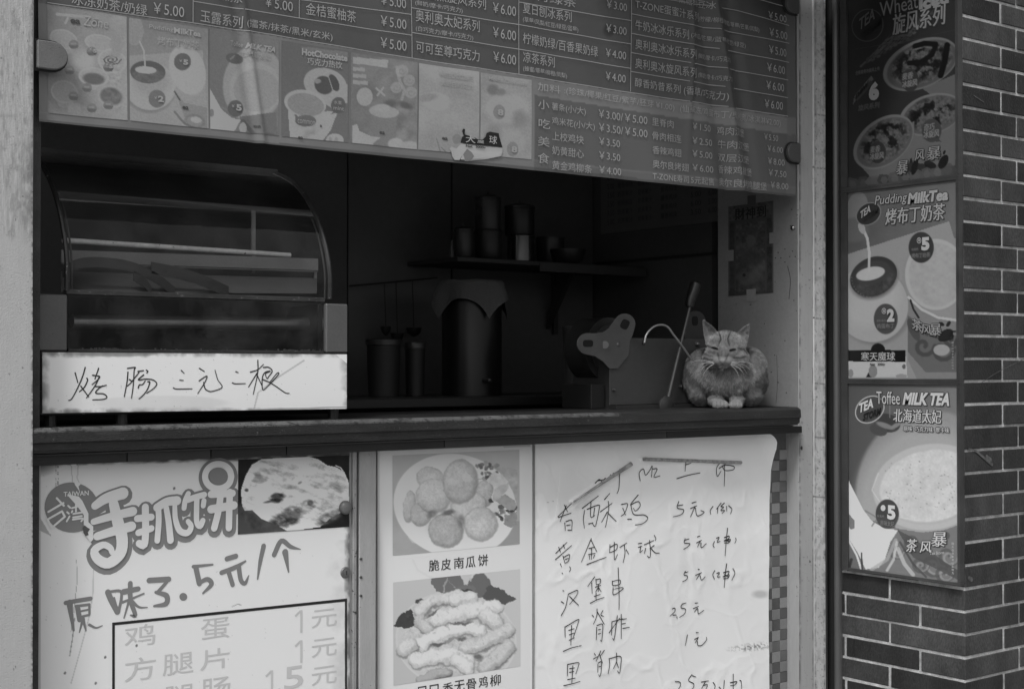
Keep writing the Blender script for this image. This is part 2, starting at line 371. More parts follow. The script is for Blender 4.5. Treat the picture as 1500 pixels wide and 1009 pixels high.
def paint_bat(p):
    x, y = p.x, p.y; p.c = 170-np.clip((350-y)/350, 0, 1)*6; p.c += (fbm(x*1.4, y*.05, 1., 31, 3)-.5)*26; e = np.minimum(x-1192.5, 1208.6-x)
    p.put(np.clip(1-e/4.5, 0, 1)*np.clip((fbm(x, y*.5, .25, 8, 4)-.36)*3, 0, 1)*.8, 88); p.put(np.clip((fbm(x, y*.6, .2, 17, 4)-.55)*6, 0, 1)*.45, 122); p.put(np.clip((fbm(x, y, .5, 22, 2)-.78)*20, 0, 1)*.7, 74)
    for q in (168, 246, 466, 561, 727, 640): p.put(np.exp(-((y-q-(x-1193)*.1)/1.1)**2)*.6*(fbm(x, y*0, .5, q, 2) > .35), 76)
picture('aged_paint', kiosk, 1, 3.045, [(1192.9, -60), (1208.7, -60), (1208.7, 1040), (1192.9, 1040)], paint_bat, (0, 0), 1, EL, m_aged, step=1.0, off=.0008)
def paint_frm(p):
    x, y = p.x, p.y; p.c = 146+(fbm(x*.8, y*.04, 1., 5, 3)-.5)*10; p.put(np.clip(1-(x-1171)/3, 0, 1)*np.clip((fbm(x, y*.5, .2, 18, 4)-.3)*3, 0, 1)*.85, 84); p.put(np.clip(1-(1191-x)/1.6, 0, 1)*np.clip((fbm(x, y*.4, .22, 28, 4)-.4)*4, 0, 1)*.8, 78)
    p.put(np.clip((fbm(x, y, .4, 42, 2)-.80)*20, 0, 1)*.5, 90); p.ell(1174, 656, 1.6, 3, 40, 0, .4); p.ell(1186, 822, 1.0, 2, 60, 0, .4); p.put(np.clip((fbm(x, y*.5, .05, 52, 3)-.6)*4, 0, 1)*.2, 120)
picture('aged_paint', kiosk, 1, YF, [(1170.4, -60), (1191.2, -60), (1191.2, 1040), (1170.4, 1040)], paint_frm, (0, 0), 1, EL, m_aged, step=1.1, off=.0008)
MB().box(xs0-.004, xs1+.003, 3.06, 3.12, 0, 2.75).build('edge_gap', mat('gap_black', .015, .9), kiosk)
MB().box(xs1+.001, xs1+.012, 3.05, 3.12, 0, 2.75).build('gap_edge', mat('gap_edge', .05, .5, .3, 10, .1), kiosk)
MB().box(XPX-.010, XPX-.002, 3.05, 3.114, 0, 2.75).build('gap_side', mat('gap_black', .015, .9), kiosk)
MB().box(xs1+.012, 3.74, 3.115, 3.2, 0, 2.75).build('gap_back', mat('gap_black', .015, .9), kiosk)
# white inner jamb panel with screw holes
mj = mat('jamb_paint', V(96, .47), .5, .06, 4, .04, speck=.25, speck_scale=75, speck_alb=.05)
XJ = XR-.003; MB().box(XJ, XR-.0002, YF+.002, YF+.1203, ZC, 2.75).build('jamb_lining', mj, kiosk)
jamb = MB().box(XJ, XR+.02, YF+.1205, at(1052, 500, X=XJ).y, ZC, 2.75).build('jamb_panel', mj, kiosk)
hb = MB()
for px, py in [(1160, 307), (1169, 308), (1158, 331), (1168, 315), (1140, 370), (1150, 365), (1161, 368), (1136, 378), (1144, 378), (1157, 376), (1165, 376), (1150, 384), (1163, 440), (1120, 474), (1150, 499), (1135, 520), (1140, 560), (1152, 575), (1130, 545)]:
    hb.lathe(at(px, py, X=XJ-.0005), [(.0018, 0), (.0018, .0011)], 8, 'x')
hb.build('screw_holes', mat('hole_black', .012, .9), jamb)['kind'] = 'stuff'
b_ = MB().lathe(at(1162, 334, X=XJ), [(.0085, 0), (.0085, .003), (.0065, .007), (.003, .009)], 16, 'x').build('bolt', mat('steel', .35, .25, .1, 20, metal=1), jamb, smooth=True)
sk = Ink(0, XJ, .0008); sk.brush([(1154, 390), (1158, 410), (1156, 438)], 1.0); sk.brush([(1138, 520), (1139, 560), (1137, 590)], .6); sk.build('scratch', mat('hole_black', .012, .9), jamb)

# underside board, recess, structure under the counter
MB().box(XL, XR, 3.14, 3.2, 0, ZC-.03).build('base_board', mat('base_board', .06, .7, .2, 6, .1), kiosk)
MB().box(XL-.3, XR, 3.0+.09, 3.14, .0, .02).build('sill', mat('base_board', .06), kiosk)
# overhang above, out of the frame, shading the top right
ov = thing('awning', 'metal awning over the kiosk opening above the menu banner', 'awning', (XL, YF, 2.5))
MB().box(2.5, 3.69, 2.68, 3.0, 2.46, 2.50).build('awning_sheet', mat('awning', .25, .5), ov)
MB().box(2.5, 3.69, 2.66, 2.679, 2.45, 2.52).build('awning_edge', mat('awning', .25, .5), ov)
MB().box(-.8, 5.4, 3.0, 3.2, 2.76, 3.4).build('fascia', mat('awning', .25, .5), ov)

# ------------------------------------------------------------------ counter
m_ct = mat('counter_stone', V(32, .8), .5, .5, 16, .35, speck=.45, speck_scale=120, speck_alb=.09, fine=.45, stretch=(.35, 1, 1.6), stain=.45, stain_alb=.055, stain_scale=13)
ct = thing('counter', 'dark worn counter ledge under the opening with the cat at its right end', 'counter', (XL, 3.0, ZC))
x1c = xy(1172, 3.0)
prof = [(3.45, ZC), (3.008, ZC), (2.998, ZC-.006), (2.996, ZC-.030), (3.002, ZC-.034), (3.002, ZC-.046), (3.012, ZC-.054), (3.03, ZC-.056), (3.45, ZC-.056)]
MB().prism([(XL+.001, y, z) for y, z in prof], (x1c-XL-.001, 0, 0)).build('ledge', m_ct, ct)
MB().prism([(XL+.002, y, z) for y, z in [(3.016, ZC+.0006), (3.0075, ZC+.0006), (2.9972, ZC-.0062), (2.9972, ZC-.010), (3.0, ZC-.0085)]], (xy(905, 3.0)-XL, 0, 0)).build('edge_sheen', mat('edge_sheen', V(70, .6), .6, .35, 12, .3, speck=1.6, speck_scale=60, speck_alb=.03, stain=.8, stain_alb=.03, stain_scale=18), ct)  # lighter strip: sky highlight along the ledge's front edge put into colour
MB().prism([(XL+.001, y, z) for y, z in [(3.2, ZC-.0565), (3.018, ZC-.0565), (3.024, ZC-.0605), (3.2, ZC-.0605)]], (x1c-XL-.012, 0, 0)).build('lower_moulding', mat('counter_under', V(30, .6), .6, .3, 8, .1), ct)
xa = XL
for i, px in enumerate([178, 300, 410, 640, 965, 1163]):
    xb = xy(px, 3.07); MB().box(xa+.0015, xb-.0015, 3.036, 3.078, ZC-.0815, ZC-.061).build('apron_panel', mat('apron_%d' % (i % 3), V((26, 38, 22)[i % 3], .6), .55, .25, 8, .1), ct); xa = xb

# ------------------------------------------------------------------ brick pillar
YP = 2.566; P_ = .0694; J = .0088; XP = at(1412, 560, Y=YP).x
zrow = lambda k: 1.2+(535-558.5)*depth(at(1412, 558, Y=YP))/FPX + k*P_
pil = thing('brick_pillar', 'dark glazed brick pillar with pale mortar joints at the right edge', 'pillar', (XP, YP, 0))

MB().box(XP+.003, XP+1.2, YP+.003, 3.6, 0, 2.9).build('mortar', mat('mortar', V(158, .55), .95, .4, 22, .9, fine=.2), pil)
m_br = [mat('brick_%d' % i, V(v, .58), .6, .4, 9, .3, spec=.25, stretch=(1, 1, .45), speck=.5, speck_scale=110, speck_alb=.07, stain=.35, stain_alb=.045, stain_scale=7, fine=.25) for i, v in enumerate((36, 45, 31, 52, 41, 47, 33))]
def brick(x0, x1, y0, y1, z):
    bm = MB().box(0, x1-x0, 0, y1-y0, 0, P_-J)
    key = (round(x1-x0, 3), round(y1-y0, 3))
    if key not in bcache:
        me = bm.mesh('brick'); b = bmesh.new(); b.from_mesh(me)
        for v_ in b.verts: v_.co += Vector((random.uniform(-.001, .001), random.uniform(-.001, .001), random.uniform(-.0008, .0008)))
        bmesh.ops.bevel(b, geom=b.edges[:], offset=.0022, segments=1, affect='EDGES'); b.to_mesh(me); b.free(); bcache[key] = me
    o = bpy.data.objects.new('brick', bcache[key]); C.objects.link(o); o.parent = pil
    o.location = Vector((x0, y0, z)) - rootloc(pil) + Vector((random.uniform(-.0008, .0008), random.uniform(-.0012, .0012), random.uniform(-.0007, .0007)))
    if not o.data.materials: o.data.materials.append(m_br[0])
    o.material_slots[0].link = 'OBJECT'; o.material_slots[0].material = random.choice(m_br)
bcache = {}
for k in range(-17, 20):
    z = zrow(k)+J/2; odd = k % 2 == 0
    if z < 0: continue
    # street face: corner brick then stretchers
    f1, l1 = (.203, .277) if odd else (.286, .163)
    brick(XP, XP+f1-J/2, YP, YP+l1-J/2, z)             # the corner brick shows on both faces
    x = XP+f1+J/2
    for n in range(2): brick(x, x+.29-J, YP, YP+.11, z); x += .29
    y = YP+l1+J/2
    while y < 3.05:
        e = min(y+.29-J, 3.09); brick(XP, XP+.11, y, e, z); y += .29

sm_ = Ink(1, YP, .003)
for pts, w_ in (([(1418, 657), (1428, 660), (1440, 670), (1452, 680)], (2, 5)), ([(1444, 668), (1450, 674)], (5, 7)), ([(1418, 846), (1422, 848)], (6, 7)), ([(1425, 140), (1432, 145), (1440, 150)], 1.2), ([(1437, 560), (1460, 545), (1500, 525)], .9)): sm_.brush(pts, w_)
sm_.build('mortar_smear', mat('mortar_smear', V(72, .58), .9, .5, 60, .5), pil)
# metal channel beside the pillar
chn = thing('metal_channel', 'dark upright metal channel between the white frame and the milk tea posters', 'metal channel', (3.7, 3.05, 0))
MB().prism([(xy(1223, 3.04), 3.046, 0), (xy(1223, 3.04), 3.04, 0), (xy(1224.5, 3.04), 3.033, 0), (xy(1228, 3.04), 3.03, 0), (xy(1232, 3.04), 3.034, 0), (xy(1234, 3.04), 3.045, 0), (xy(1234, 3.04), 3.048, 0)], (0, 0, 2.75)).build('channel', mat('channel', V(74, .6), .35, .15, 6, .05, metal=.3, stretch=(3, 3, .5)), chn, smooth=True)
MB().box(xy(1214.5, 3.1), xy(1216.5, 3.1), 3.112, 3.1145, .6, zz(1215, 640, 3.1)).box(xy(1218, 3.1), xy(1219.5, 3.1), 3.112, 3.1145, zz(1215, 610, 3.1), zz(1215, 577, 3.1)).build('paint_drip', mat('drip', V(95, .4), .7), chn)

# ------------------------------------------------------------------ three posters on the pillar (one glazed dark frame each)
XO = XP-.016
m_print = attrmat('poster_print', .35, .1, .35); m_pf = mat('poster_frame', V(36, .4), .4, .3, 12, .1)
def ink(v, E=.62, r=.4): return mat('ink_%d_%d' % (v, int(E*100)), V(v, E), r, 0, 5, 0, fine=0)
YL, YR = at(1238, 600, X=XO).y+.012, at(1407, 600, X=XO).y
def zrel(px, py): return at(px, py, X=XO).z
z_b, z_1, z_2 = zrel(1240, 834), zrel(1240, 558), zrel(1240, 279)
def poster_body(root, z0, z1):
    MB().box(XO+.0012, XP+.003, YR+.004, YL-.004, z0+.004, z1-.004).build('backing_board', mat('poster_back', .08), root)
    for n, q in (('frame_rail', (YR, YL, z0, z0+.008)), ('frame_rail', (YR, YL, z1-.008, z1)), ('frame_stile', (YR, YR+.010, z0+.0085, z1-.0085)), ('frame_stile', (YL-.026, YL, z0+.0085, z1-.0085))):
        MB().box(XO-.005, XP+.004, *q).build(n, m_pf, root)
pa = thing('milk_tea_poster', 'lowest poster on the pillar, Toffee MILK TEA with cream swirls', 'poster', (XO, YL, z_b), 'posters on the brick pillar')
pb = thing('milk_tea_poster', 'middle poster on the pillar, Pudding Milk Tea with round pudding bowl', 'poster', (XO, YL, z_1), 'posters on the brick pillar')
pc = thing('milk_tea_poster', 'topmost dark poster on the pillar, Wheat Iced with three bowls of shaved ice', 'poster', (XO, YL, z_2), 'posters on the brick pillar')
poster_body(pa, z_b, z_1-.0005); poster_body(pb, z_1, z_2-.0005); poster_body(pc, z_2, 2.42)

def swirl(p, x, y, r, v, a=.8, w=12):
    pts = [(x+r*(1-t/14)*math.cos(t*.55), y+r*(1-t/14)*math.sin(t*.55)) for t in range(13)]
    p.stroke(pts, w, v, a, .5)
def paint3(p):                                          # zoom 3.153 from (1160,540)
    x, y = p.x, p.y
    p.c = 62+.05*(x-260)+np.clip((y-60)/40, 0, 1)*6
    p.grad(p.mell(640, 590, 345, 400, 0, .05), 300, 300, 760, 800, 96, 128)
    p.ell(600, 620, 300, 360, 122, 0, .25, .7)
    p.ell(640, 550, 275, 205, 118, -8, .03); p.ell(642, 545, 268, 198, 130, -8, .03); p.ell(640, 545, 238, 172, 126, -8, .05)
    m = p.mell(640, 540, 236, 165, -10, .05); p.put(m, 140); p.mottle(m, .03, 9, 3); p.mottle(m, .15, 6, 5)
    r = np.random.default_rng(4)
    for i in range(60): p.ell(r.uniform(430, 760), r.uniform(400, 650), r.uniform(1.5, 4), r.uniform(1.5, 4), 100, 0, .6, .7*m.max())
    p.stroke([(400, 480), (370, 560), (450, 680), (600, 700), (740, 640)], 5, 145, .6)
    p.poly([(480, 735), (600, 755), (700, 745), (770, 720), (770, 1000), (260, 960), (262, 760), (380, 700)], 92)
    for q in ((560, 800, 60), (650, 900, 70), (590, 900, 45), (720, 860, 60), (480, 840, 40), (700, 940, 50)): swirl(p, *q, 70, .7, 16); swirl(p, q[0]+8, q[1]+8, q[2]*.7, 118, .6, 10)
    p.poly([(485, 740), (560, 780), (690, 880), (770, 930), (770, 975), (560, 870)], 66, .8)
    p.ell(440, 250, 62, 42, 56, 15); p.ell(400, 282, 42, 26, 66, 20); p.ell(430, 262, 45, 12, 96, 20, .5); p.ell(480, 262, 28, 10, 98, -30, .5); p.stroke([(452, 170), (452, 225)], 6, 92)
    p.poly([(255, 500), (285, 560), (330, 650), (372, 705), (430, 735), (490, 745), (455, 800), (430, 880), (400, 918), (340, 925), (305, 850), (255, 770)], 168)
    p.mottle(p.mpoly([(255, 500), (330, 650), (490, 745), (430, 880), (340, 925), (255, 770)]), .012, 14, 9)
    p.poly([(255, 660), (290, 700), (290, 735), (272, 742), (255, 715)], 92); p.stroke([(340, 655), (375, 675), (395, 690), (370, 725)], 7, 100)
    p.poly([(255, 770), (300, 850), (325, 925), (255, 920)], 84); p.stroke([(262, 790), (300, 860), (322, 930)], 9, 150); p.stroke([(275, 880), (262, 925)], 14, 50); p.stroke([(322, 850), (325, 925)], 8, 60)
    p.stroke([(480, 790), (440, 880), (370, 925)], 16, 120, .8); p.stroke([(485, 800), (470, 880), (440, 930)], 12, 145, .7); p.stroke([(490, 830), (520, 900), (560, 950)], 18, 140, .7); p.stroke([(500, 800), (560, 900), (620, 960)], 10, 60, .7)
    p.ell(441, 670, 54, 68, 58); p.poly([(388, 680), (495, 680), (480, 720), (441, 740), (400, 720)], 74, .6)
    p.ell(360, 188, 73, 58, 140, -38, .04); p.ell(360, 188, 69, 54, 66, -38, .04)
    p.ell(712, 770, 18, 18, 60, 0, .3, .6)
def paint2(p):                                          # zoom 3.365 from (1160,260)
    x, y = p.x, p.y
    p.c = 78+.02*x-.0*y; p.mottle(np.ones_like(x), .006, 8, 2)
    p.ell(320, 165, 55, 95, 104, 10, .08); p.ell(300, 260, 80, 60, 92, 0, .3)
    p.poly([(270, 380), (775, 216), (800, 300), (830, 300), (830, 1000), (270, 1000)], 118); p.ell(420, 620, 150, 200, 122, 0, .3, .6)
    p.ell(405, 640, 182, 188, 96, -30, .12, .6); p.ell(392, 625, 180, 188, 128, -30, .03); p.ell(385, 600, 150, 130, 136, -30, .4, .7)
    p.ell(405, 500, 122, 96, 84, -25, .2, .7); p.ell(403, 488, 120, 94, 56, -25, .03)
    m = p.mell(415, 515, 100, 62, -30, .25); p.put(m*.8, 74); p.mottle(m, .05, 26, 7); p.ell(400, 470, 88, 55, 66, -20, .1)
    p.ell(388, 474, 72, 32, 138, -12, .1); p.stroke([(345, 240), (372, 300), (382, 370), (380, 460)], 13, 140); p.ell(345, 250, 16, 30, 128, -20)
    for i in range(40):
        a = i/40*2*math.pi; p.ell(403+120*math.cos(a)*.9, 488+100*math.sin(a)+5, 3, 3, 112, 0, .5, .6*(math.sin(a) > 0))
    p.ell(705, 480, 160, 182, 116, 0, .05); p.ell(710, 478, 152, 175, 134, 0, .04); m = p.mell(712, 480, 135, 158, 0, .06); p.put(m, 128); p.mottle(m, .05, 6, 3)
    p.poly([(575, 590), (640, 660), (820, 705), (820, 1000), (620, 1000), (572, 900)], 108); p.stroke([(575, 590), (640, 650), (720, 690), (820, 705)], 12, 140)
    p.poly([(572, 680), (700, 760), (820, 780), (820, 960), (660, 960), (572, 860)], 92); p.stroke([(585, 605), (600, 650), (625, 690)], 10, 46)
    for q in ((650, 830, 55), (740, 850, 60), (780, 800, 35)): swirl(p, *q, 70, .8, 20)
    p.ell(600, 750, 22, 60, 72, -25, .1, .7); p.ell(738, 850, 40, 28, 124, 0, .1)
    p.ell(758, 778, 42, 26, 40, -35, .06); p.ell(738, 722, 15, 9, 40, 30); p.ell(772, 722, 9, 16, 40, 30)
    p.ell(638, 345, 62, 76, 58); p.ell(463, 697, 59, 75, 74)
    p.ell(378, 180, 66, 52, 112, -35, .05); p.ell(378, 180, 62, 48, 50, -35, .05)
    p.poly([(278, 850), (560, 850), (570, 983), (278, 983)], 140); p.ell(425, 850, 35, 33, 24); p.poly([(278, 850), (560, 850), (562, 908), (278, 906)], 20)
    p.poly([(365, 983), (380, 955), (395, 983)], 24); p.ell(400, 955, 22, 30, 108); p.ell(553, 932, 9, 12, 90); p.ell(290, 965, 14, 20, 112); p.ell(540, 978, 28, 10, 118)
def paint1(p):                                          # zoom 3.603 from (1160,0)
    x, y = p.x, p.y
    p.c = 40+.012*x+.004*y
    r = np.random.default_rng(2)
    for k in range(9):
        bx, by = 370+k*30, 350-k*18
        for j in range(9): p.ell(bx+j*16+r.uniform(-4, 4), by-j*17+r.uniform(-4, 4), 12, 6, r.uniform(60, 84), -45+k*3, .3, .8)
        p.stroke([(bx, by), (bx+150, by-165)], 3, 74, .7)
    p.stroke([(340, 260), (600, 220), (900, 150)], 3, 58)
    def bowl(cx, cy, rx, ry, rot, v, seed, body):
        p.poly(body, v*.9); p.ell(cx, cy, rx, ry, v, rot, .03); p.ell(cx+6, cy+2, rx*.93, ry*.9, v*.78, rot, .05)
        m = p.mell(cx+8, cy-4, rx*.83, ry*.82, rot, .08); p.put(m, v*.8); s = p.mell(cx, cy-10, rx*.7, ry*.7, rot, .4)
        t = fbm(p.x, p.y, .03, seed, 5); p.c = p.c*(1-s*np.clip((t-.45)*7, 0, 1))+26*s*np.clip((t-.45)*7, 0, 1); p.mottle(m, .09, 24, seed+3)
    bowl(680, 340, 210, 125, -24, 98, 31, [(690, 470), (890, 380), (890, 560), (760, 520)])
    p.stroke([(820, 240), (808, 320), (785, 400)], 30, 16); p.stroke([(650, 245), (700, 230), (760, 235), (740, 290), (680, 330), (620, 335)], 26, 20); p.stroke([(640, 265), (700, 250), (740, 255)], 6, 100, .7)
    bowl(735, 605, 172, 105, -18, 104, 77, [(580, 640), (890, 640), (860, 880), (640, 860)]); bowl(484, 750, 180, 118, -38, 104, 45, [(330, 840), (645, 640), (650, 800), (580, 930), (420, 940)])
    p.poly([(280, 200), (300, 200), (300, 1000), (280, 1000)], 44)
    for i in range(11):
        cx, cy = 320+i*56, 975-i*8; q = [(cx+46*math.cos(a+i)*r.uniform(.7, 1.1), cy+44*math.sin(a+i)*r.uniform(.7, 1.1)) for a in (0, 1.1, 2.2, 3.2, 4.2, 5.3)]; p.poly(q, r.uniform(58, 86), .85); p.poly([(a*.5+cx*.5, b*.6+cy*.4) for a, b in q], r.uniform(80, 100), .5)
    p.ell(624, 425, 46, 60, 56); p.ell(738, 690, 52, 62, 66); p.poly([(765, 720), (790, 750), (750, 748)], 66); p.ell(452, 805, 45, 58, 56)
    p.poly([(322, 555), (330, 510), (420, 400), (430, 420), (345, 520)], 88); p.poly([(330, 520), (415, 425), (430, 440), (345, 535)], 62)
    p.ell(730, 870, 34, 18, 44, 20); p.ell(800, 855, 22, 40, 30, 28); p.ell(648, 882, 16, 44, 30, 15); p.ell(628, 850, 6, 12, 34); p.ell(805, 805, 6, 12, 34, 20)
    p.ell(400, 135, 82, 88, 78, 32, .03); p.ell(400, 135, 78, 84, 44, 32, .03)
XA = XO+.001
def tone(f, a, b, k, top, gr=0):
    def g(p):
        f(p); q = fbm(p.x, p.y, .11, 71, 3)-.5; q2 = fbm(p.x, p.y, .35, 72, 2)-.5; e = np.clip((p.c-60)/40, 0, 1); p.c = p.c+(q*9+q2*7)*(gr+.35*e); p.c = np.minimum(np.where(p.c > a, b+(p.c-a)*k, p.c*b/a), top)
    return g
picture('printed_picture', pa, 0, XA, [(1242, 559), (1404, 559), (1404, 853), (1242, 836)], tone(paint3, 64, 64, 1.55, 192), (1160, 540), 3.153, .78, m_print)
picture('printed_picture', pb, 0, XA, [(1242, 281), (1404, 264), (1404, 555), (1242, 555)], tone(paint2, 80, 66, 1.45, 190), (1160, 260), 3.365, .73, m_print)
picture('printed_picture', pc, 0, XA, [(1242, -25), (1404, -70), (1404, 260), (1242, 277)], tone(paint1, 44, 27, 1.0, 190), (1160, 0), 3.603, .68, m_print)

def zt(I, O, S, body, x0, yb, x1, h, **k): I.text(body, O[0]+x0/S, O[1]+yb/S, O[0]+x1/S, h/S, **k)
O, S = (1160, 540), 3.153
def duo(parent, E, v, items, O, S, dark=46, X=XA):
    """lettering with a darker outline behind"""
    A = Ink(0, X, .0012); B = Ink(0, X, .0018)
    for it in items:
        body, x0, yb, x1, h, b, sh = it[:7]; sl_ = it[7] if len(it) > 7 else 0
        for dx, dy in ((-4, 0), (4, 0), (0, -4), (0, 4), (5, 5)): zt(A, O, S, body, x0+dx, yb+dy, x1+dx, h, bold=b, shear=sh, slope=sl_)
        zt(B, O, S, body, x0, yb, x1, h, bold=b, shear=sh, slope=sl_)
    A.build('lettering_outline', ink(dark, E), parent); B.build('lettering', ink(v, E), parent)
duo(pa, .78, 176, [('MILK TEA', 512, 166, 728, 58, .045, .3), ('Toffee', 392, 162, 500, 58, .0, 0), ('北海道太妃', 470, 245, 690, 62, .02, .1), ('原味  巧克力味  摩卡味', 518, 287, 728, 24, .02, 0)], O, S, 56)
duo(pa, .78, 186, [('5', 442, 694, 480, 66, .05, 0)], O, S, 58)
duo(pa, .78, 178, [('茶', 530, 845, 580, 60, .03, .2, .1), ('风', 592, 848, 645, 52, .03, .1, .1), ('暴', 645, 820, 715, 66, .03, .1, .1)], O, S, 40)
duo(pa, .78, 120, [('原味太妃', 410, 722, 474, 24, 0, 0), ('标准杯', 395, 684, 428, 12, 0, 0)], O, S, 66)
I = Ink(0, XA, .0022); zt(I, O, S, 'STORM', 330, 242, 415, 34, bold=.04, shear=.2, slope=.32); I.build('logo_lettering', ink(24, .78), pa)
I = Ink(0, XA, .0022); zt(I, O, S, 'TEA', 312, 205, 378, 44, bold=.04, shear=.1, slope=.35); I.ell(423, 642, 11, 14, 0, O, S); zt(I, O, S, 'Tea Storm', 640, 858, 705, 14, shear=.2, slope=.15)
[zt(I, O, S, '图片仅供参考以实物为准'[k], 740, 812+k*15, 750, 11) for k in range(10)]; I.build('logo_lettering', ink(172, .7), pa)
O, S = (1160, 260), 3.365
duo(pb, .73, 134, [('Pudding', 410, 150, 570, 58, .0, .2), ('MilkTea', 572, 134, 772, 56, .045, .15), ('烤布丁奶茶', 462, 236, 755, 80, .03, .1)], O, S, 46)
duo(pb, .73, 150, [('5', 640, 362, 680, 66, .06, 0), ('2', 470, 712, 507, 64, .06, 0), ('寒天魔球', 343, 903, 510, 42, .015, 0)], O, S, 40)
duo(pb, .73, 104, [('烤布丁奶茶', 592, 398, 682, 22, 0, 0), ('标准杯', 592, 362, 624, 12, 0, 0), ('鸡蛋布丁', 420, 745, 506, 24, 0, 0), ('加料每份', 420, 712, 466, 12, 0, 0)], O, S, 66)
duo(pb, .73, 128, [('茶', 592, 745, 645, 54, .03, 0, -.35), ('风', 640, 768, 690, 48, .03, 0, -.2), ('暴', 682, 780, 738, 58, .03, 0, 0)], O, S, 34)
I = Ink(0, XA, .0022); zt(I, O, S, 'STORM', 355, 222, 428, 28, bold=.03, shear=.2, slope=.45); zt(I, O, S, 'Net.  3000g', 387, 930, 462, 16, bold=.02); zt(I, O, S, 'Tea Storm', 648, 770, 720, 12, slope=-.3); zt(I, O, S, '5', 762, 800, 812, 44, shear=.4); I.build('logo_lettering', ink(24, .7), pb)
I = Ink(0, XA, .0024); zt(I, O, S, 'TEA', 340, 205, 390, 36, bold=.03, shear=.1, slope=.5); I.ell(629, 311, 11, 15, 0, O, S, ring=.25); I.ell(456, 658, 11, 15, 0, O, S, ring=.25); zt(I, O, S, '¥', 623, 319, 636, 18, bold=.02); zt(I, O, S, '¥', 450, 667, 463, 18, bold=.02)
[zt(I, O, S, '图片仅供参考以实物为准'[k], 790, 820+k*14, 800, 10) for k in range(10)]; I.build('logo_lettering', ink(135, .7), pb)
O, S = (1160, 0), 3.603
duo(pc, .68, 98, [('Wheat', 465, 92, 668, 76, .0, -.05), ('Iced', 672, 55, 830, 62, .06, 0), ('旋风系列', 534, 190, 812, 110, .03, .05)], O, S, 34)
duo(pc, .68, 118, [('6', 408, 536, 462, 98, .07, 0)], O, S, 30)
duo(pc, .68, 96, [('麦香', 584, 425, 640, 34, .02, .1), ('冰旋风', 584, 466, 662, 34, .03, .1), ('奇巧', 700, 695, 755, 38, .02, .1), ('冰旋风', 696, 733, 778, 38, .03, .1), ('麦香', 416, 808, 466, 32, .02, .1), ('冰旋风', 414, 846, 486, 34, .03, .1)], O, S, 60)
duo(pc, .68, 104, [('风', 650, 850, 700, 56, .04, .1), ('暴', 712, 848, 785, 68, .04, .1), ('暴', 552, 925, 612, 72, .04, .2)], O, S, 22)
duo(pc, .68, 74, [('旋风系列', 352, 588, 464, 30, .0, .1), ('全新麦香冰旋风上市', 338, 398, 464, 20, .02, 0)], O, S, 38)
I = Ink(0, XA, .0024); zt(I, O, S, 'TEA', 358, 165, 440, 62, bold=.02, shear=.1, slope=.45); I.build('logo_lettering', ink(70, .68), pc)
I = Ink(0, XA, .0024); zt(I, O, S, 'STORM', 372, 215, 478, 46, bold=.04, shear=.1, slope=.5); zt(I, O, S, 'new', 338, 528, 410, 26, bold=.04, shear=.1, slope=.75); zt(I, O, S, 'Storm', 706, 882, 756, 16, slope=-.1); I.build('logo_lettering', ink(14, .68), pc)

# ------------------------------------------------------------------ the menu banner
YBN = 3.03
def warp(P):
    P = P.copy(); x, z = P[:, 0], P[:, 2]
    fx = xa_ + (z-z_lo)*kx                              # slanting fold near the right end
    d = x-fx; P[:, 1] += -.013*np.exp(-(d/.024)**2)+.008*np.exp(-((d+.06)/.03)**2)+.006*np.exp(-((d-.06)/.03)**2)
    f2 = xb_ + (z-z_lo)*kx2; d = x-f2; P[:, 1] += -.006*np.exp(-(d/.010)**2)+.004*np.exp(-((d+.022)/.014)**2)
    f3 = xc_ + (z-z_lo)*kx3; d = x-f3; P[:, 1] += (-.005*np.exp(-(d/.012)**2))*np.clip((z-z_lo)/.3, 0, 1)
    P[:, 1] += .003*np.sin(x*7+1)+.002*np.sin(z*11+x*4)+.0015*np.sin(x*31+z*9)
    return P
z_lo = zz(700, 246, YBN)
xa_ = xy(1087, YBN); kx = (xy(1046, YBN)-xa_)/(zz(1040, 0, YBN)-z_lo)
xb_ = xy(385, YBN); kx2 = (xy(352, YBN)-xb_)/(zz(370, 0, YBN)-z_lo); xc_ = xy(1006, YBN); kx3 = (xy(1018, YBN)-xc_)/(zz(1010, 0, YBN)-z_lo)
bn = thing('menu_banner', 'translucent plastic menu banner of drinks and snacks hung across the opening', 'banner', (XL, YBN, z_lo))
m_film = attrmat('banner_film', .38, .1, .35, .02, 60)
def paint_sheet(p):
    x, y = p.x, p.y; one = np.ones_like(x)
    base = 74+6*np.clip((900-x)/900, 0, 1); base = base-30*np.clip((x-1070)/80, 0, 1)*np.clip((60-y)/60, 0, 1)  # top right corner painted darker, as shaded from overhead
    p.c = base; p.mottle(one, .012, 4, 3); p.mottle(one, .15, 2, 8)
    yt = np.interp(x, [58, 400, 602, 758, 1155], [4, 53, 86, 110, 172])     # foot of the drinks table
    m = (y > yt).astype(float)*(x < 779); p.put(m, 112+6*np.sin(x*.02)); p.mottle(m, .03, 6, 5)
    yt2 = np.interp(x, [779, 1155], [114, 172]); yb2 = yt2+24
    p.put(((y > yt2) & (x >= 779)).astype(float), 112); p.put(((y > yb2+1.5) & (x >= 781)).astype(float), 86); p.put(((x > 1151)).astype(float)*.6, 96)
    yb = np.interp(x, [58, 400, 780, 1165], [178, 212, 248, 288]); p.put((y > yb-13)*.30, 106); p.put((y > yb-3)*.5, 60); p.put(((x < 68) & (y > -20))*.5, 104)
    p.put((np.abs(y-yb+13) < 1.2)*.4, 120)
    p.ell(893, 45, 8, 9, 50, 0, .5, .8)
picture('film', bn, 1, YBN, [(57, -150), (1166, -300), (1166, 288), (57, 178)], paint_sheet, (0, 0), 1, EU, m_film, step=2.2, off=0, warp=warp)

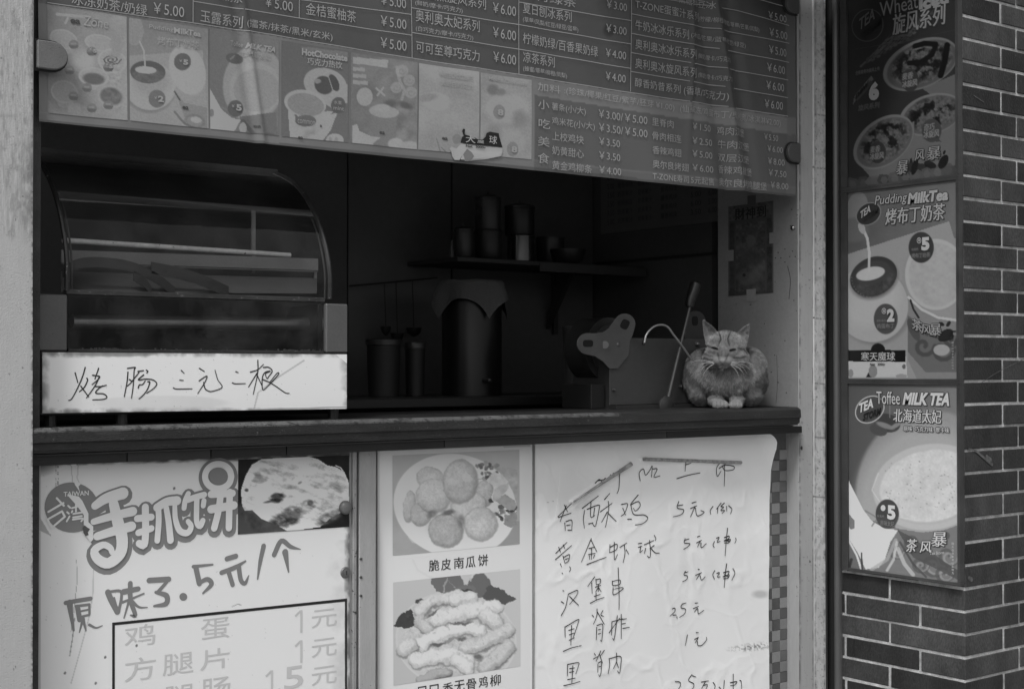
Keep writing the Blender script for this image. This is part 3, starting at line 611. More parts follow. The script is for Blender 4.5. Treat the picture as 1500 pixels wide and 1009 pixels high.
def b1(p):
    p.c = 90+.03*p.x; p.mottle(np.ones_like(p.x), .008, 8, 1)
    x, y = p.x, p.y
    for q in ((220, 290, 105, 72, 112, 18), (485, 320, 112, 62, 116, 12), (575, 455, 108, 88, 118, 20), (440, 570, 112, 70, 116, 8), (570, 715, 108, 82, 112, 20), (222, 680, 102, 85, 108, 14)):
        cx, cy, rx, ry, v, ro = q; p.poly([(cx-rx*.9, cy), (cx+rx*.9, cy+20), (cx+rx*.5, cy+ry*1.5), (cx-rx*.4, cy+ry*1.3)], v-6); p.ell(cx, cy, rx, ry, v, ro, .05); p.ell(cx, cy, rx*.86, ry*.84, v-5, ro, .05)
    p.ell(440, 585, 78, 42, 76, 8, .3); m = p.mell(565, 715, 80, 62, 18, .2); p.put(m*.8, 74); p.mottle(m, .04, 16, 3)
    sp = [(570+ (70-3.6*t)*math.cos(t*.8), 445+(40-2.1*t)*math.sin(t*.8)) for t in range(18)]; p.stroke(sp, 10, 68)
    p.ell(370, 450, 80, 70, 124, 0, .8, .8); p.ell(330, 380, 60, 60, 112, 0, .8, .6)
    for q in ((295, 330), (425, 382), (545, 500), (262, 520), (390, 650), (545, 780), (290, 712), (425, 800)): p.ell(*q, 36, 34, 90, 0, .08); p.poly([(q[0]-38, q[1]+4), (q[0]+38, q[1]+8), (q[0]+26, q[1]+30), (q[0]-20, q[1]+28)], 72, .7); p.stroke([(q[0]-16, q[1]-8), (q[0]+14, q[1]-6)], 12, 104, .8)
    for i in range(12): p.ell(600+20*math.sin(i*9), 260+i*14, 34, 22, 106, i*30, .3, .7); p.ell(300+30*math.sin(i*5), 800+20*math.cos(i*3), 18, 26, 110, i*40, .3, .5)
    m = ((y > 450)&(x > 540)&(x<640)&(y<640)).astype(float); p.mottle(m, .05, 16, 8)
    p.stroke([(175, 105), (410, 130)], 22, 112); p.stroke([(255, 125), (235, 175)], 16, 112); p.ell(455, 165, 36, 30, 108, 0, .08); p.ell(455, 165, 28, 22, 86, 0, .08)
def b2(p):
    p.c = 90+.02*p.y-.0*p.x; p.ell(740, 230, 70, 110, 104, 0, .05); p.poly([(700, 415), (1240, 375), (1290, 1000), (700, 1000)], 108); p.ell(850, 660, 190, 180, 86, 0, .12, .6); p.ell(855, 640, 190, 178, 116, 0, .04); p.ell(865, 600, 140, 110, 104, 0, .5, .6)
    p.ell(838, 535, 132, 84, 68, 3, .04); m = p.mell(840, 560, 118, 55, 0, .2); p.put(m*.7, 80); p.mottle(m, .04, 12, 5); p.ell(823, 520, 80, 28, 120, 3, .08); p.stroke([(780, 310), (812, 380), (818, 500)], 12, 118)
    p.ell(1130, 520, 128, 190, 118, -18, .05); p.poly([(1030, 660), (1100, 760), (1270, 800), (1270, 960), (1130, 930)], 98); p.stroke([(1035, 680), (1075, 745)], 10, 64); p.ell(1180, 900, 60, 36, 114, 10); p.ell(1180, 900, 78, 52, 82, 10, .05, .5); p.ell(1190, 890, 40, 22, 116, 10)
    p.ell(1093, 460, 62, 64, 74); p.ell(905, 733, 64, 66, 84); p.stroke([(1035, 830), (1110, 920), (1180, 950)], 16, 76, .7)
    p.poly([(700, 890), (1020, 940), (1040, 1010), (700, 1010)], 98)
    p.poly([(905, 275), (1210, 300), (1210, 365), (905, 335)], 104, .6)
def b3(p):
    p.c = 84+.01*p.x; p.ell(420, 380, 265, 330, 108, 8, .05); p.ell(440, 420, 230, 230, 112, 10, .04); p.ell(450, 430, 200, 185, 106, 10, .05)
    p.poly([(300, 660), (620, 620), (640, 1000), (300, 1000)], 84); p.stroke([(330, 700), (420, 800), (470, 860)], 40, 70); p.ell(560, 860, 60, 60, 68, 0, .2, .7); p.ell(330, 760, 34, 50, 112)
    p.ell(260, 155, 80, 46, 72, 10); p.ell(240, 145, 30, 8, 96, -40); p.poly([(34, 410), (140, 600), (230, 670), (310, 690), (250, 790), (220, 830), (34, 790)], 122); p.ell(50, 630, 22, 34, 92); p.ell(265, 590, 70, 73, 72); p.stroke([(180, 600), (140, 580)], 14, 92)
def b4(p):
    p.c = 78+.004*p.y; p.ell(1050, 380, 190, 140, 112, 18, .03); p.poly([(880, 350), (1240, 380), (1240, 540), (1130, 600), (900, 440)], 112); p.ell(1040, 385, 85, 75, 62, 40, .12); p.ell(985, 350, 30, 20, 100, 0, .2); p.ell(1125, 365, 38, 78, 60, -25, .1); p.stroke([(1080, 320), (1120, 440)], 8, 108)
    p.poly([(720, 580), (1160, 620), (1100, 780), (1030, 870), (940, 880), (740, 860)], 116); p.ell(875, 545, 188, 118, 116, 10, .03); m = p.mell(880, 555, 165, 98, 10, .06); p.put(m, 100); p.mottle(m, .06, 4, 3)
    p.ell(880, 695, 95, 50, 80, 0, .06); p.poly([(780, 640), (800, 640), (830, 700), (795, 700)], 80); p.ell(1165, 560, 62, 72, 72, 0, .05); p.poly([(1090, 645), (1140, 600), (1150, 620)], 72); p.ell(1137, 870, 78, 66, 116, 0, .04); p.ell(1100, 860, 14, 30, 104); p.ell(1150, 870, 18, 34, 104)
    p.poly([(840, 50), (1240, 100), (1240, 170), (840, 110)], 100, .5)
def b5(p):
    p.c = 88+.01*p.x; p.mottle(np.ones_like(p.x), .01, 9, 6)
    p.poly([(35, 20), (315, 45), (310, 105), (35, 70)], 114); [p.poly([(35, 98+k*52), (135+10*k, 106+k*52), (135+10*k, 136+k*52), (35, 128+k*52)], 110) for k in range(3)]
    p.ell(133, 332, 64, 72, 114, 0, .05); p.stroke([(225, 265), (290, 320)], 16, 112); p.stroke([(280, 262), (235, 320)], 16, 112)
    for q in ((420, 130, 48), (475, 205, 45), (380, 260, 44), (490, 300, 46)): p.ell(q[0], q[1], q[2], q[2], 112, 0, .1, .7); swirl(p, q[0], q[1], q[2]*.7, 98, .8, 8)
    p.stroke([(380, 100), (400, 200), (440, 280), (420, 360)], 22, 112, .7)
    p.poly([(180, 450), (400, 470), (375, 720), (210, 700)], 92); p.ell(285, 448, 118, 48, 112, 6, .06); p.ell(340, 385, 50, 30, 70, 0, .8, .8); p.ell(450, 400, 55, 24, 66, 25, .8, .8); p.ell(270, 420, 70, 32, 116, 0, .3)
    m = p.mpoly([(390, 420), (540, 430), (540, 800), (370, 800)]); p.mottle(m, .012, 18, 7)
    p.poly([(35, 560), (75, 545), (90, 600), (180, 640), (260, 650), (200, 700), (200, 790), (35, 780)], 116); p.ell(380, 700, 60, 45, 118, 0, .2); p.ell(480, 720, 80, 40, 114, 0, .3)
def b6(p):
    p.c = 98+.012*p.x*0+6*np.exp(-((p.y-90)/90)**2); p.mottle(np.ones_like(p.x), .006, 9, 12); p.ell(690, 370, 115, 70, 106, 10, .2); p.ell(620, 340, 80, 30, 92, -10, .5); p.ell(870, 320, 70, 30, 90, 10, .8)
    p.poly([(800, 300), (1000, 350), (1000, 550), (780, 430)], 96, .5); p.ell(935, 475, 45, 60, 98, 0, .15); p.poly([(660, 640), (800, 600), (880, 590), (880, 700), (790, 800), (710, 795)], 96); p.stroke([(690, 660), (730, 790)], 8, 78); p.stroke([(730, 730), (780, 780)], 10, 76); p.ell(850, 665, 34, 40, 84, 0, .1)
def b7(p):
    p.c = 96+.0*p.x; p.mottle(np.ones_like(p.x), .006, 10, 22); p.ell(1125, 280, 48, 42, 76, 0, .5); p.ell(1190, 300, 38, 30, 80, 0, .5); p.ell(1240, 430, 180, 110, 108, 0, .3, .7); p.ell(1175, 455, 48, 58, 86); p.ell(1340, 500, 55, 60, 82, 0, .9, .8); p.ell(1230, 700, 150, 120, 108, 0, .3, .5); p.ell(1282, 745, 46, 58, 86); p.ell(1130, 620, 60, 60, 82, 0, .9, .6)
zp = 3.7375
PB = [(b1, (50, 0), 5.046, [(70, 6), (185.5, 25), (185.5, 177), (70, 166)]), (b2, (50, 0), 5.046, [(189, 26), (304, 43), (304, 189), (189, 177.5)]),
      (b3, (300, 60), 5.933, [(306.5, 43), (408, 59), (408, 199), (306.5, 189.5)]), (b4, (300, 60), 5.933, [(412, 60), (511, 75.5), (511, 208.5), (412, 200)]),
      (b5, (510, 80), 5.357, [(514, 77), (611, 92), (611, 219), (514, 209)]), (b6, (510, 80), 5.357, [(613, 93), (700, 106), (700, 227), (613, 219.3)]), (b7, (510, 80), 5.357, [(702, 107), (777, 118), (777, 234), (702, 227.4)])]
for f, O, S, cor in PB: picture('food_picture', bn, 1, YBN, cor, tone(f, 80, 100, 1.45, 156, .8) if f not in (b6, b7) else tone(f, 80, 116, 1.4, 150, 1), O, S, EU, m_film, step=1.2, off=.0012, warp=warp)
I = Ink(1, YBN, .0034, warp); D = Ink(1, YBN, .0026, warp); T = Ink(1, YBN, .0028, warp)
O, S = (50, 0), 5.046
zt(T, O, S, 'Pudding', 850, 222, 1025, 40); zt(T, O, S, 'MilkTea', 1028, 250, 1225, 44, bold=.03); zt(T, O, S, '烤布丁奶茶', 910, 330, 1210, 60, bold=.02)
zt(D, O, S, 'ea', 270, 172, 342, 34, bold=.03); zt(T, O, S, 'Zone', 362, 190, 545, 74, shear=.1); zt(D, O, S, 'ea', 1090, 810, 1135, 24, bold=.03)
for x, y, s_, n in ((1090, 482, 40, '5'), (905, 755, 46, '2'), (428, 392, 28, '5'), (545, 508, 28, '5')): zt(T, O, S, n, x+6, y, x+6+s_*.9, s_, bold=.05); zt(T, O, S, '¥', x-22, y-20, x-2, 20)
O, S = (300, 60), 5.933
zt(T, O, S, 'Toffee', 220, 42, 330, 44); zt(T, O, S, 'MILK TEA', 345, 68, 605, 50, bold=.04, shear=.3); zt(T, O, S, '北海道太妃', 300, 135, 565, 54, bold=.02); zt(T, O, S, '5', 268, 608, 318, 58, bold=.05); zt(T, O, S, '¥', 228, 580, 252, 26)
zt(T, O, S, 'HotChocolate', 842, 125, 1235, 60, bold=.04); zt(T, O, S, '巧克力热饮', 890, 205, 1190, 64, bold=.04); zt(T, O, S, 'common', 805, 715, 960, 36); zt(T, O, S, '水果', 1125, 550, 1190, 34); zt(T, O, S, 'mint', 1122, 598, 1210, 34)
zt(D, O, S, 'ea', 808, 852, 852, 22, bold=.03); zt(D, O, S, 'a', 1005, 748, 1024, 20, bold=.03); zt(T, O, S, 'Zone', 855, 838, 960, 50, shear=.3, slope=.5); zt(D, O, S, 'ea', 425, 752, 478, 20, bold=.02)
O, S = (510, 80), 5.357
zt(T, O, S, 'WHITE CHOCOLATE', 710, 175, 965, 40, bold=.02); zt(T, O, S, '太妃白巧克力', 720, 245, 965, 44, bold=.03); zt(T, O, S, 'Mocha Chocolate', 1088, 205, 1390, 32, bold=.01, shear=.2); zt(D, O, S, 'ea', 732, 670, 778, 22, bold=.03); zt(D, O, S, 'ea', 250, 622, 292, 22, bold=.02)
for x, y in ((1160, 480), (1270, 770)): zt(T, O, S, '8', x, y, x+46, 50, bold=.04)
T.build('picture_lettering', ink(148, EU, .35), bn); D.build('dark_picture_lettering', ink(66, EU, .35), bn)
# ruled lines of the drinks table
for a, b in [((70, 4), (400, 52)), ((281, 3), (400, 21.5)), ((400, 21.5), (602, 52.5)), ((437, 0), (602, 22)), ((400, 52), (602, 86)), ((602, 12), (758, 37)), ((602, 48.5), (758, 73)), ((602, 86), (779, 113)), ((758, 4), (924, 31)), ((758, 37), (924, 65)), ((758, 73), (924, 100.5)), ((779, 113.5), (1062, 157)), ((1062, 157), (1152, 171)),
             ((1078, -8), (1157, 12)), ((924, -8), (1078, 16)), ((1078, 16), (1156, 38)), ((924, 21), (1156, 64)), ((924, 49.5), (1155, 92)), ((924, 77.5), (1153, 118)), ((924, 105), (1152, 144)),
             ((281, -20), (281, 34)), ((437.5, -20), (437.5, 27)), ((602, -30), (602, 86)), ((758, -30), (758, 110)), ((924, -50), (924, 134.5))]:
    p0, p1 = np.array(a, float), np.array(b, float); n = max(2, int(np.linalg.norm(p1-p0)/18)+1)
    I.brush([tuple(p0+(p1-p0)*t) for t in np.linspace(0, 1, n)], 1.1, sub=1, cap=False)
R = [('冰冻奶茶/奶绿', 105, 7, 215, 17), ('￥5.00', 224, 20, 268, 16), ('玉露系列', 292, 33, 354, 18), ('(擂茶/抹茶/黑米/玄米)', 359, 42, 486, 14), ('香奶茶', 316, 0, 353, 12), ('￥5.00', 386, 11, 428, 15),
     ('金桔蜜柚茶', 447, 22, 521, 18), ('￥5.00', 557, 7, 594, 15), ('￥5.00', 557, 38, 594, 15), ('￥5.00', 557, 70, 594, 15),
     ('焦糖黑旋风系列', 609, -4, 711, 17), ('(鲜奶/摩卡/巧克力)', 608, 9, 676, 9), ('奥利奥太妃系列', 608, 32, 701, 18), ('(白巧克力/摩卡/巧克力)', 608, 47, 691, 9), ('可可至尊巧克力', 608, 77, 700, 17),
     ('￥6.00', 721, 19, 754, 15), ('￥6.00', 721, 55, 754, 15), ('￥6.00', 721, 91, 754, 15),
     ('薄荷绿茶', 764, -3, 842, 14), ('夏日刨冰系列', 764, 20, 836, 16), ('(草莓/凤梨/红豆/绿豆/蓝莓)', 764, 34, 846, 9), ('柠檬奶绿/百香果奶绿', 764, 64.5, 876, 16), ('凉茶系列', 764, 92, 812, 16), ('(蜂蜜/草莓/柳橙/凤梨)', 764, 106, 830, 9),
     ('￥3.00', 888, 12, 917, 12), ('￥3.00', 888, 47, 917, 12), ('￥4.00', 888, 83, 917, 12), ('￥4.00', 888, 117, 917, 12),
     ('黑糖绿豆冰', 993, 5, 1043, 12), ('T-ZONE蛋蜜汁系列', 930, 13, 1024, 14), ('(柠檬/柳橙/葡萄/草莓/芒果/凤梨)', 1025, 32, 1110, 9), ('牛奶冰冰乐系列', 930, 44, 1007, 15), ('(木瓜/芒果/蓝莓/红豆/绿豆)', 1010, 57, 1090, 9),
     ('奥利奥冰冰乐系列', 930, 72, 1018, 15), ('(鲜奶/摩卡/巧克力)', 1021, 87, 1065, 9), ('奥利奥冰旋风系列', 930, 100, 1018, 15), ('(鲜奶/摩卡/巧克力)', 1021, 115, 1067, 9), ('醇香奶昔系列 (香草/巧克力)', 930, 129, 1062, 15),
     ('￥5.00', 1124, 28, 1152, 11), ('￥5.00', 1125, 53.5, 1153, 12), ('￥5.00', 1124, 79, 1151, 12), ('￥6.00', 1121, 105, 1148, 12), ('￥6.00', 1120, 131, 1146, 12), ('￥6.00', 1118, 158, 1144, 12),
     ('加料', 785, 133, 820, 12), (':(珍珠/椰果/红豆/紫芋/胚芽 ¥1.00)', 826, 140, 988, 13), ('(仙草冻/鸡蛋布丁/奥利奥/冰淇淋¥2.00)', 996, 166, 1141, 13),
     ('小', 785.5, 160, 802, 14), ('吃', 786, 188, 803, 14), ('美', 785, 214, 802, 14), ('食', 785, 239, 802, 15),
     ('薯条(小/大)', 806, 163.5, 857, 13), ('鸡米花(小/大)', 806, 184.5, 870, 13), ('上校鸡块', 806, 206, 854, 13), ('奶黄甜心', 806, 227, 854, 13), ('黄金鸡柳条', 806, 248.5, 866, 13),
     ('￥3.00/￥5.00', 876, 172.5, 948, 12), ('￥3.50/￥5.00', 876, 192.5, 948, 12), ('￥3.50', 876, 212.5, 908, 11), ('￥3.50', 876, 233, 908, 11), ('￥4.00', 876, 254, 909, 11),
     ('里脊肉', 955, 184, 987, 12), ('骨肉相连', 955, 204.5, 998, 12), ('香辣鸡翅', 955, 225.5, 998, 12), ('奥尔良烤翅', 955, 246, 1008, 12), ('T-ZONE寿司', 955, 263, 1008, 11), ('5元起售', 1011, 269, 1044, 11),
     ('￥1.50', 1013, 190, 1040, 10), ('￥2.50', 1013, 211, 1042, 10), ('￥5.00', 1013, 230, 1042, 10), ('￥6.00', 1013, 250.5, 1043, 10),
     ('鸡肉汉堡', 1052, 197, 1089, 12), ('牛肉汉堡', 1053, 216.5, 1097, 12), ('双层汉堡', 1053, 236, 1097, 12), ('香辣鸡腿堡', 1052, 253.5, 1101, 12), ('奥尔良烤鸡腿堡', 1052, 272, 1122, 12),
     ('￥5.50', 1118, 205, 1138, 9), ('￥6.00', 1123, 222, 1145, 9), ('￥8.00', 1124, 240.5, 1148, 9.5), ('￥7.50', 1125, 257.5, 1151, 9.5), ('￥8.00', 1128, 275.5, 1154, 9.5)]
for body, x0, yb, x1, h in R: I.text(body, x0, yb, x1, h)
I.build('menu_lettering', ink(146, EU, .35), bn)
# torn product label stuck on the banner foot
tl = thing('torn_label', 'torn black and white product label stuck on the lower edge of the banner', 'label', tuple(at(690, 230, Y=YBN)))
O, S = (510, 80), 5.357
Wt = Ink(1, YBN, .0034, warp); Wt.poly([(790, 740), (805, 725), (845, 740), (880, 700), (1197, 735), (1197, 770), (1185, 800), (1130, 812), (1060, 825), (990, 830), (930, 840), (830, 828), (812, 800), (805, 765)], O, S); Wt.build('label_paper', ink(158, EU), tl)
Kt = Ink(1, YBN, .0042, warp); Kt.poly([(875, 695), (885, 650), (900, 640), (885, 605), (893, 585), (908, 588), (905, 630), (940, 640), (960, 660), (985, 655), (1000, 668), (1040, 672), (1062, 650), (1070, 620), (1095, 610), (1165, 622), (1170, 650), (1195, 732), (1000, 712)], O, S); Kt.poly([(868, 832), (890, 790), (910, 836)], O, S); Kt.build('label_print', ink(22, EU), tl)
G = Ink(1, YBN, .0048, warp); G.poly([(895, 785), (925, 742), (960, 770), (978, 800), (950, 838), (912, 835)], O, S); G.build('label_print_grey', ink(112, EU), tl)
G = Ink(1, YBN, .0052, warp); zt(G, O, S, '大', 912, 692, 985, 58, bold=.01); zt(G, O, S, '球', 1088, 702, 1150, 64, bold=.01); zt(G, O, S, '魔', 1000, 698, 1050, 26); G.build('label_lettering', ink(165, EU), tl)
G = Ink(1, YBN, .0052, warp); zt(G, O, S, 'Net.  3000g', 915, 734, 1062, 26, bold=.02); G.build('label_small_lettering', ink(20, EU), tl)
# clips that hold the banner
m_clip = mat('clip_plastic', V(98, EU), .7, .12, 20, .2, speck=.8, speck_scale=260, speck_alb=.05)
def clip(label, cx, cy, wpx, hpx, Y, m, flip=1, d=.012):
    c = at(cx, cy, Y=Y); k = depth(c)/FPX; W_, H_ = wpx*k*1.15, hpx*k
    r = thing('banner_clip', label, 'clip', (c.x, c.y, c.z), 'clips holding the menu banner')
    out = [(-W_/2*flip, -H_/2), (0, -H_/2)]+[(flip*W_/2*math.sin(a), -H_/2*math.cos(a)) for a in np.linspace(.3, math.pi-.3, 9)]+[(0, H_/2), (-W_/2*flip, H_/2)]
    if flip < 0: out = out[::-1]
    MB().prism([(c.x+a, Y-d, c.z+b) for a, b in out], (0, d, 0)).build('jaw', m, r, bevel=.002)
    MB().prism([(c.x+a*1.12, Y, c.z+b*1.14) for a, b in out], (0, .004, 0)).build('gasket', mat('rubber', .02, .8), r)
clip('speckled grey D-shaped clip on the left post over the banner', 75, 83, 39, 41, 3.008, m_clip)
clip('small dark round clip at the lower right corner of the banner', 1160, 224, 24, 28, 3.025, mat('clip_dark', V(52, .45), .5), -1)
clip('small dark clip half hidden in shade at the top right of the banner', 1158, 8, 24, 24, 3.025, mat('clip_dark', V(52, .45), .5), -1)

# ------------------------------------------------------------------ sausage warming case on the counter
YC = 3.07
m_steel = mat('case_steel', V(72, .6), .45, .12, 7, .05, metal=.2, speck=.3, speck_scale=70, speck_alb=.05, stain=.3, stain_alb=.06)
m_blk = mat('case_black', .022, .4, .3, 10, .1, speck=.3, speck_scale=50, speck_alb=.12)
def P(px, py, Y): return at(px, py, Y=Y)
xcl, xcr = xy(58, YC), xy(509, YC)
cs = thing('warming_case', 'curved glass warming case for sausages with steel corner blocks', 'warming case', (xcl, YC, ZC))
zb0, zb1 = zz(280, 604, YC), zz(280, 516, YC)
MB().box(xcl, xcr, YC, YC+.34, zb0, zb1).build('base', m_blk, cs, bevel=.003)
for px in (75, 180, 490):
    MB().lathe((xy(px, YC+.03), YC+.035, ZC), [(.014, 0), (.014, zb0-ZC)], 12).build('foot', m_blk, cs)
for a, b, t, bt in ((54, 99, 431, 515), (478, 510, 445, 516)):
    z0, z1 = zb1+.001, zz((a+b)/2, t, YC)
    MB().box(xy(a, YC), xy(b, YC), YC+.001, YC+.045, z0, z1).build('corner_block', m_steel, cs, bevel=.003)
    MB().box(xy(a, YC)+.002, xy(b, YC)-.002, YC+.047, YC+.33, z0, z1-.002).build('side_cheek', m_blk, cs)
x0g, x1g = xy(102, YC), xy(477, YC); zg0, zg1 = zb1+.003, zz(290, 434, YC+.02)
m_gl = glass('case_glass', .03, .04, 1.27, dirt_alb=.3)
MB().box(x0g, x1g, YC+.012, YC+.015, zg0, zg1-.006).build('lower_glass', m_gl, cs)
MB().box(x0g-.004, x1g+.004, YC+.010, YC+.03, zg1-.005, zg1+.006).build('glass_rail', mat('rail_dark', .035, .35, .3, 20, .1, speck=.7, speck_scale=120, speck_alb=.15), cs, bevel=.001)
MB().box(x0g, x1g, YC+.008, YC+.03, zb1+.001, zb1+.006).build('bottom_rail', mat('rail_dark', .035), cs)
cr = MB()
for i in range(90):
    px = random.choice([random.gauss(155, 14), random.gauss(420, 5), random.gauss(445, 10), random.uniform(110, 470)]); c = P(px, 511, YC+.02); r = random.uniform(.0012, .0032); c.z = zb1+.006+r*.7; c.y = YC+random.uniform(.012, .026) if False else YC+.020
    cr.lathe(c-Vector((0, 0, r)), [(r*.5, 0), (r, r*.7), (r*.6, r*1.5)], 6)
cr.build('crumbs', mat('crumb', .4, .9), tag(bpy.data.objects.get('bottom_rail'), None))['kind'] = 'stuff'
# roller inside
MB().tube([P(105, 471, YC+.1), P(452, 474, YC+.1)], .016, 20).build('roller', mat('roller_steel', .5, .28, .15, 12, .05, metal=.7), cs, smooth=True)
MB().tube([P(452, 474, YC+.1), P(458, 474, YC+.1)], .024, 20).build('roller_cap', mat('roller_cap', .1, .4), cs, smooth=True)
MB().box(x0g, x1g, YC+.2, YC+.21, zb1, zg1).build('inner_back', mat('case_inner', .03, .5), cs)
# curved glass with dark rims: profile in (Y,z)
def prof_at(pxs, X): return [at(a, b, X=X) for a, b in pxs]
XCR, XCL = xy(481, YC+.02), xy(96, YC+.02)
pr = prof_at([(483, 438), (483, 400), (477, 362), (466, 325), (450, 292), (430, 268), (404, 254)], XCR)
def smoothp(p, k=4):
    q = [2*p[0]-p[1]]+p+[2*p[-1]-p[-2]]; o = []
    for i in range(1, len(q)-2):
        for t in np.arange(k)/k:
            a, b, c, d = q[i-1:i+3]; o.append(.5*((2*b)+(-a+c)*t+(2*a-5*b+4*c-d)*t*t+(-a+3*b-3*c+d)*t**3))
    return o+[p[-1]]
pr = smoothp(pr); YT, ZT = pr[-1].y, pr[-1].z
gm = MB(); n = len(pr)
for X in (XCL+.006, XCR-.006): gm.v += [(X, p.y, p.z) for p in pr]
gm.f = [(i, i+1, n+i+1, n+i) for i in range(n-1)]
gm.build('curved_glass', glass('curved_glass', .030, .05, 1.27, dirt_alb=.2), cs, smooth=True, fix=False)
for X in (XCL, XCR): MB().tube([(X, p.y, p.z) for p in pr], .006, 8).build('glass_rim', mat('rim_black', .018, .45, .3, 30, .1, speck=.5, speck_scale=120, speck_alb=.2), cs, smooth=True)
for X in (XCL+.012, XCR-.012): MB().tube([(X, p.y+.004, p.z) for p in pr], .0025, 6).build('rim_seal', mat('rim_seal', .05, .5), cs, smooth=True)
MB().box(XCL-.03, XCR+.004, YT-.006, YT+.02, ZT-.012, ZT+.010).build('top_bar', mat('top_bar', .10, .35, .2, 10, .05, metal=.4), cs, bevel=.002)
MB().box(XCL-.03, XCR, YT+.02, YC+.34+.02, ZT, ZT+.006).build('top_plate', mat('top_plate', .05, .4), cs)
# inside: tray, upright, sloping deck; bright lip and bar imitate the reflected sky band
def strip(name, a, b, c, d, Y0, Y1, m, th=.004):           # quad given by two front pixels on Y0 and two back pixels on Y1
    q = [P(*a, Y0), P(*b, Y0), P(*c, Y1), P(*d, Y1)]; MB().prism(q, (0, .0005, -th)).build(name, m, cs)
MB().prism([P(90, 366, YC+.10), P(466, 379, YC+.10), P(466, 396, YC+.10), P(90, 384, YC+.10)], (0, .004, 0)).build('highlight_lip', mat('highlight_lip', .22, .35, .1, 8, .03, metal=.3), cs)
MB().prism([P(90, 385, YC+.101), P(466, 397, YC+.101), P(466, 388, YC+.28), P(90, 376, YC+.28)][::-1], (0, 0, -.003)).build('tray', mat('tray', .12, .4), cs)
MB().prism([P(90, 398, YC+.09), P(464, 408, YC+.09), P(464, 430, YC+.03), P(90, 428, YC+.03)], (0, .003, .001)).build('inner_deck', mat('inner_deck', .10, .35, .1, 8, .03, metal=.2), cs)
for k_, (pts, w_) in enumerate(((([92, 400], [110, 388], [140, 384], [190, 390], [230, 408], [256, 428]), 15), (([222, 392], [262, 400], [300, 412], [335, 428]), 17), (([196, 404], [214, 416], [222, 428]), 15))):  # dark strips added to imitate arcs reflected in the curved glass
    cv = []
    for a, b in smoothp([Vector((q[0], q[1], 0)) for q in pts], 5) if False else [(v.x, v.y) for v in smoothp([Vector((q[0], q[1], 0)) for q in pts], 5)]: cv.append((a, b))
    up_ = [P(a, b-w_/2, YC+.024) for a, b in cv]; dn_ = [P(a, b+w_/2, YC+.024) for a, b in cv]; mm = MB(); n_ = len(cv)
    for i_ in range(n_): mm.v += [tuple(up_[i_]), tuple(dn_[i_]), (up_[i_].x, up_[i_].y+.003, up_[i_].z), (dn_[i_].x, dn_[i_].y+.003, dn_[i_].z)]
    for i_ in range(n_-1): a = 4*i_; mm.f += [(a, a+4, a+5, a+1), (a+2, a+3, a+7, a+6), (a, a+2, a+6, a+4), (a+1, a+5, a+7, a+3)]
    mm.f += [(0, 1, 3, 2), (4*n_-4, 4*n_-2, 4*n_-1, 4*n_-3)]; mm.build('reflection_arc', mat('reflection_dark', .03, .35), cs)
MB().tube([P(92, 352, YC+.15), P(425, 374, YC+.15)], .0065, 12).build('highlight_bar', mat('highlight_bar', .85, .25, .2, 30, .05, speck=.5, speck_scale=50, speck_alb=.06), cs, smooth=True)  # pale bar stands for the sky band reflected in the glass
MB().box(xy(369, YC+.2), xy(374, YC+.2), YC+.2, YC+.206, zz(370, 400, YC+.2), zz(370, 272, YC+.2)).build('upright', mat('upright', .25, .35), cs)
MB().tube([P(145, 283, YC+.24), P(300, 291, YC+.24), P(440, 307, YC+.24)], .003, 6).build('rack_wire', mat('rack_wire', .12, .35), cs, smooth=True)
MB().box(xy(460, YC+.12), xy(464, YC+.12), YC+.12, YC+.124, zz(462, 428, YC+.12), zz(462, 398, YC+.12)).build('tray_end', mat('upright', .25, .35), cs)
MB().lathe(P(290, 278, YC+.3), [(.022, 0), (.026, .01), (.018, .03)], 14).build('lamp_socket', mat('highlight_bar', .85), cs, smooth=True)
# handwritten strip
st = thing('price_strip', 'white strip on the glass case with handwriting 烤肠三元二根', 'price sign', (xcl, YC, zb0))
def paint_strip(p):
    p.c[:] = 211; one = np.ones_like(p.x); p.mottle(one, .010, 10, 4); p.mottle(one, .12, 3, 6)
    x, y = p.x, p.y
    e = np.minimum(np.minimum(x-62, 508-x)*.6, np.minimum(y-518, 603-y)); g = np.clip(1-e/9, 0, 1)*fbm(x, y, .09, 8); p.put(np.clip(g*1.3-.1, 0, .75), 84)
    p.put(np.clip(1-(x-60)/22, 0, 1)*.45*fbm(x, y, .05, 3), 96)
    p.ell(235, 590, 110, 12, 170, 0, .4, .6); p.ell(170, 518, 60, 4, 110, 0, .3, .7); p.stroke([(372, 600), (378, 575), (408, 552), (445, 528)], 2.5, 150, .8); p.poly([(372, 600), (380, 572), (410, 552), (508, 520), (508, 600)], 198, .35)
    p.stroke([(365, 600), (510, 596)], 2, 120, .7); p.stroke([(211, 528), (211, 548)], 3, 232); p.poly([(490, 518), (510, 518), (508, 532)], 214)
    p.put((fbm(x, y, .4, 30, 2) > .9)*.5, 110)
picture('paper', st, 1, YC-.003, [(62, 516), (508, 519), (508, 598.5), (62, 605)], paint_strip, (0, 0), 1, .62, attrmat('paper_gloss', .5, 0, .25))
I = Ink(1, YC-.003, .001)
m_pen = ink(30, .6, .5)
